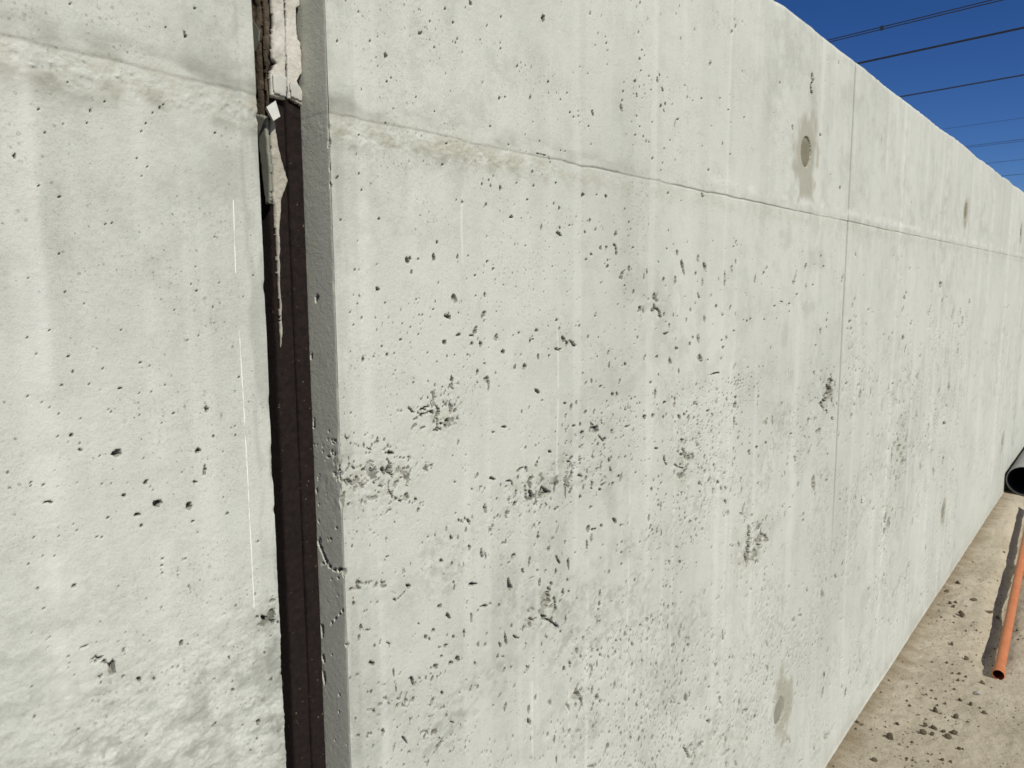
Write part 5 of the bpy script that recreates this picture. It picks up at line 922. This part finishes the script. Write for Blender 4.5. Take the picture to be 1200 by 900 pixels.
# ---------------------------------------------------------------- clods and stones on the sand
CLODS = [(3.547, -0.18, 0.0169), (3.546, -0.201, 0.0124), (3.644, -0.239, 0.0257), (3.623, -0.26, 0.0113), (3.588, -0.272, 0.0101), (3.457, -0.215, 0.0137), (3.464, -0.238,
    0.0219), (3.458, -0.265, 0.0163), (3.412, -0.244, 0.0135), (3.419, -0.261, 0.0119), (3.447, -0.325, 0.0268), (3.429, -0.357, 0.0085), (3.322, -0.244, 0.0179), (3.286,
    -0.221, 0.0105), (3.256, -0.177, 0.0126), (3.195, -0.155, 0.0104), (3.202, -0.168, 0.0114), (3.186, -0.187, 0.0103), (3.192, -0.204, 0.0144), (3.178, -0.238, 0.0153),
    (3.138, -0.218, 0.0121), (3.344, -0.319, 0.0314), (3.248, -0.277, 0.0206), (3.236, -0.314, 0.0254), (3.226, -0.346, 0.0151), (3.192, -0.362, 0.0224), (3.091, -0.221,
    0.03), (3.085, -0.239, 0.0124), (3.065, -0.256, 0.0108), (3.091, -0.288, 0.0295), (3.051, -0.269, 0.0088), (3.082, -0.326, 0.0127), (2.963, -0.212, 0.0193), (2.958,
    -0.238, 0.0288), (2.955, -0.269, 0.0238), (2.926, -0.29, 0.0376), (2.968, -0.3, 0.0332), (2.899, -0.213, 0.0285), (2.908, -0.241, 0.0189), (2.817, -0.198, 0.013), (2.784,
    -0.254, 0.0064), (2.79, -0.265, 0.0073), (2.811, -0.285, 0.0082), (2.874, -0.332, 0.0183), (2.881, -0.342, 0.011), (2.705, -0.203, 0.0108), (2.714, -0.22, 0.0099),
    (2.681, -0.226, 0.008), (2.739, -0.263, 0.0112), (2.776, -0.298, 0.0157), (2.781, -0.321, 0.0134), (2.757, -0.303, 0.0089), (3.282, -0.119, 0.0086), (3.109, -0.119,
    0.0103), (3.075, -0.136, 0.0101), (3.239, -0.453, 0.0079), (3.017, -0.201, 0.0098), (3.457, -0.099, 0.0079), (4.396, -0.032, 0.0357), (4.263, -0.097, 0.0287), (4.221,
    -0.078, 0.0285), (4.186, -0.099, 0.0226), (4.356, -0.165, 0.0521), (4.263, -0.239, 0.0729), (4.277, -0.278, 0.0223), (4.134, -0.137, 0.0333), (4.096, -0.15, 0.044),
    (4.234, -0.148, 0.0102), (4.023, -0.073, 0.0132), (4.003, -0.202, 0.0134), (3.968, -0.23, 0.0158), (4.055, -0.204, 0.0108), (3.928, -0.192, 0.0158), (3.75, -0.166,
    0.0254), (4.566, -0.055, 0.0306), (5.296, -0.184, 0.0205), (4.091, -0.375, 0.0159), (3.989, -0.39, 0.0124), (2.831, -0.013, 0.0195), (2.83, -0.031, 0.0097), (2.819,
    -0.063, 0.0086), (2.785, -0.002, 0.0145), (2.916, -0.128, 0.0194), (2.793, -0.108, 0.0094), (2.801, -0.128, 0.0424), (2.621, -0.12, 0.0246), (2.894, -0.205, 0.0142),
    (2.816, -0.197, 0.014), (2.709, -0.203, 0.0135), (2.714, -0.22, 0.009), (2.709, -0.106, 0.0083), (3.112, -0.117, 0.0103), (3.075, -0.136, 0.0122), (3.281, -0.117,
    0.0107)]
random.seed(3)
def lump_mesh(name, seed, mat, flat, sub=3):
    import bmesh
    bm = bmesh.new(); bmesh.ops.create_icosphere(bm, subdivisions=sub, radius=.5)
    rs = random.Random(seed); fr = [(Vector((rs.uniform(-1, 1), rs.uniform(-1, 1), rs.uniform(-1, 1))).normalized(), rs.uniform(.25, .5)) for _ in range(16)]
    for v in bm.verts:
        p_ = v.co.copy(); d_ = p_.normalized(); k = 1.0
        for f_, lim in fr:                                   # chopped by random planes: angular lumps
            q = d_.dot(f_)
            if q > 0: k = min(k, lim * 1.6 / max(q, .2))
        k *= 1 + .10 * math.sin(9 * d_.x + seed) * math.sin(8 * d_.y + 2 * seed) + .06 * math.sin(17 * d_.z + 13 * d_.x)
        v.co = p_ * k
        v.co.z *= flat
    me = bpy.data.meshes.new(name); bm.to_mesh(me); bm.free()
    me.polygons.foreach_set("use_smooth", [True] * len(me.polygons)); me.materials.append(mat)
    return me
CM = [lump_mesh("dirt_clod", s, CLODM, f_) for s, f_ in ((1, .8), (2, .7), (3, .9), (4, .6), (5, .75), (6, .85))]
SM = lump_mesh("stone", 9, STONE, .7); PM = lump_mesh("pebble", 12, PALE, .5)
SPECIAL = {21: ("stone", "pale grey stone with one sunlit face just in front of the orange pipe mouth", "stone"),
           63: ("dirt_clod", "long flat grey clod half under the shadow of the orange pipe", "clod"),
           62: ("dirt_clod", "flat oval dirt clod midway between the wall and the orange pipe", "clod"),
           58: ("dirt_clod", "dark clod nearly touching the foot of the wall", "clod"),
           35: ("dirt_clod", "largest clod in the thick scatter of dirt between wall foot and pipe mouth", "clod"),
           86: ("dirt_clod", "crooked pale clod on the bare sand close to the wall foot", "clod"),
           10: ("dirt_clod", "thin dark clod lying right at the rim of the orange pipe mouth", "clod")}
def put(name, me, x, y, s, sx, sy, sz, rz, label, cat, group=None):
    o = bpy.data.objects.new(name, me); COL.objects.link(o)
    o.scale = (s * sx, s * sy, s * sz); o.rotation_euler = (random.uniform(-.3, .3), random.uniform(-.3, .3), rz)
    o.location = (x, y, gh(x, y) + s * sz * .16)
    return tag(o, label, cat, group)
def clod_label(x, y):
    if y > -.14: return "small dirt clod on the brown strip of sand along the foot of the wall"
    if x > 3.9: return "small dirt clod on the sand beside the long shadow of the orange pipe"
    if x > 3.30: return "small dirt clod in the loose row beside the mouth of the orange pipe"
    if y < -.30: return "small dirt clod on the open sand in front of the orange pipe mouth"
    if x > 2.87: return "small dirt clod in the thickest scatter of clods between wall foot and pipe mouth"
    return "small dirt clod on the open sand well short of the orange pipe mouth"
for k, (x, y, s) in enumerate(CLODS):
    s = max(s, .009) * 1.1
    if y > -.012: y = -.012 - s * .4
    rz = random.uniform(0, 6.28)
    if k in SPECIAL:
        nm, lb, ct = SPECIAL[k]
        me = SM if nm == "stone" else CM[k % 6]
        if k == 63: put(nm, me, x, y, s, .95, .42, .35, R(-52), lb, ct)
        elif k == 62: put(nm, me, x, y, s, .9, .5, .40, R(-52), lb, ct)
        elif k == 86: put(nm, me, x, y, s, .9, .35, .45, R(-60), lb, ct)
        else: put(nm, me, x, y, s, 1, .8, .8, rz, lb, ct)
    else:
        put("dirt_clod", CM[k % 6], x, y, s, random.uniform(.75, 1.1), random.uniform(.6, .9), random.uniform(.9, 1.4), rz,
            clod_label(x, y), "clod", "small dirt clods scattered on the sand")
put("pebble", PM, 3.705, -.0654, .024, 1.0, .6, .6, 1.2, "small white pebble on the sand near the foot of the wall", "pebble")

# loose grit, too fine to count
rs = np.random.RandomState(21)
V = []; F = []
for _ in range(6000):
    x = rs.uniform(2.45, 5.2); y = rs.uniform(-.56, -.01)
    if vn(np.array([x]), np.array([y]), .18, .10, 4)[0] < rs.rand() * .9: continue
    s = .0015 * math.exp(rs.randn() * .6); z = gh(x, y); a = rs.rand() * 6.28; b = len(V)
    for i in range(4):
        V.append((x + s * rs.uniform(.7, 1.2) * math.cos(a + i * 1.57), y + s * rs.uniform(.7, 1.2) * math.sin(a + i * 1.57), z - s * .2))
    V.append((x + rs.randn() * s * .2, y + rs.randn() * s * .2, z + s * rs.uniform(.6, 1.3)))
    F += [(b, b + 1, b + 4), (b + 1, b + 2, b + 4), (b + 2, b + 3, b + 4), (b + 3, b, b + 4)]
gt = mesh_obj("grit", V, F, CLODM, None, False)
tag(gt, "fine loose grit strewn over the sand", "grit", None, "stuff")

# ---------------------------------------------------------------- overhead power lines
LINES = [  # elevation, azimuth (deg) of one point as seen from the viewpoint; conductors' offsets; label
    (16.58, 7.765, .036, ((0, 0), (.02, .17)), "highest of the overhead power lines, a spaced pair of conductors with a spacer", 7.5),
    (14.884, 6.565, .045, ((0, 0), (.10, .10)), "second highest overhead power line, a dark close pair with a small spacer", 12.0),
    (12.304, 6.383, .045, ((0, 0), (.10, .06)), "third overhead power line down, the last of the dark ones above the wall", None),
    (9.888, 6.216, .018, ((0, 0),), "thin faint power line just under the three dark ones", None),
    (8.557, 6.125, .026, ((0, 0), (.02, .22)), "faint doubled power line low over the wall top", None),
    (7.48, 6.05, .026, ((0, 0),), "faint single power line close over the wall top", None),
    (6.62, 6.0, .034, ((0, 0),), "lowest overhead power line, almost touching the wall top", None)]
ld = Vector((math.cos(R(81.7)), math.sin(R(81.7)), 0))
vp = Vector((0, -.6918, 1.6)); H0 = 18.0
for el, az, rad, offs, lb, spx in LINES:
    D = H0 / math.tan(R(el)); p0 = vp + Vector((D * math.cos(R(az)), D * math.sin(R(az)), H0))
    root = empty("power_line", p0 - ld * 120, lb, "power line", "overhead power lines")
    side = ld.cross(Vector((0, 0, 1)))
    for a_, b_ in offs:
        V = []; F = []; n = 6; ts = np.linspace(-120, 260, 60)
        for t in ts:
            c_ = p0 + ld * float(t) + side * a_ + Vector((0, 0, b_ + .00006 * float(t - 8) ** 2 - .0))
            for i in range(n):
                q = 2 * math.pi * i / n; V.append(c_ + side * (rad * math.cos(q)) + Vector((0, 0, rad * math.sin(q))))
        for s in range(len(ts) - 1):
            for i in range(n):
                j = (i + 1) % n; F.append((s * n + i, s * n + j, (s + 1) * n + j, (s + 1) * n + i))
        mesh_obj("conductor", V, F, WIRE, root)
    if spx is not None:
        c_ = p0 + ld * spx; a_, b_ = offs[1]
        e_ = side * a_ + Vector((0, 0, b_)); u_ = e_.normalized()
        A = c_ - u_ * .05; B_ = c_ + e_ + u_ * .05; q = u_.cross(ld).normalized()
        V = [A + ld * i * .10 + q * j * .07 for i in (-1, 1) for j in (-1, 1)] + [B_ + ld * i * .10 + q * j * .07 for i in (-1, 1) for j in (-1, 1)]
        F = [(0, 1, 3, 2), (4, 6, 7, 5), (0, 4, 5, 1), (1, 5, 7, 3), (3, 7, 6, 2), (2, 6, 4, 0)]
        mesh_obj("spacer", V, F, WIRE, root, False)
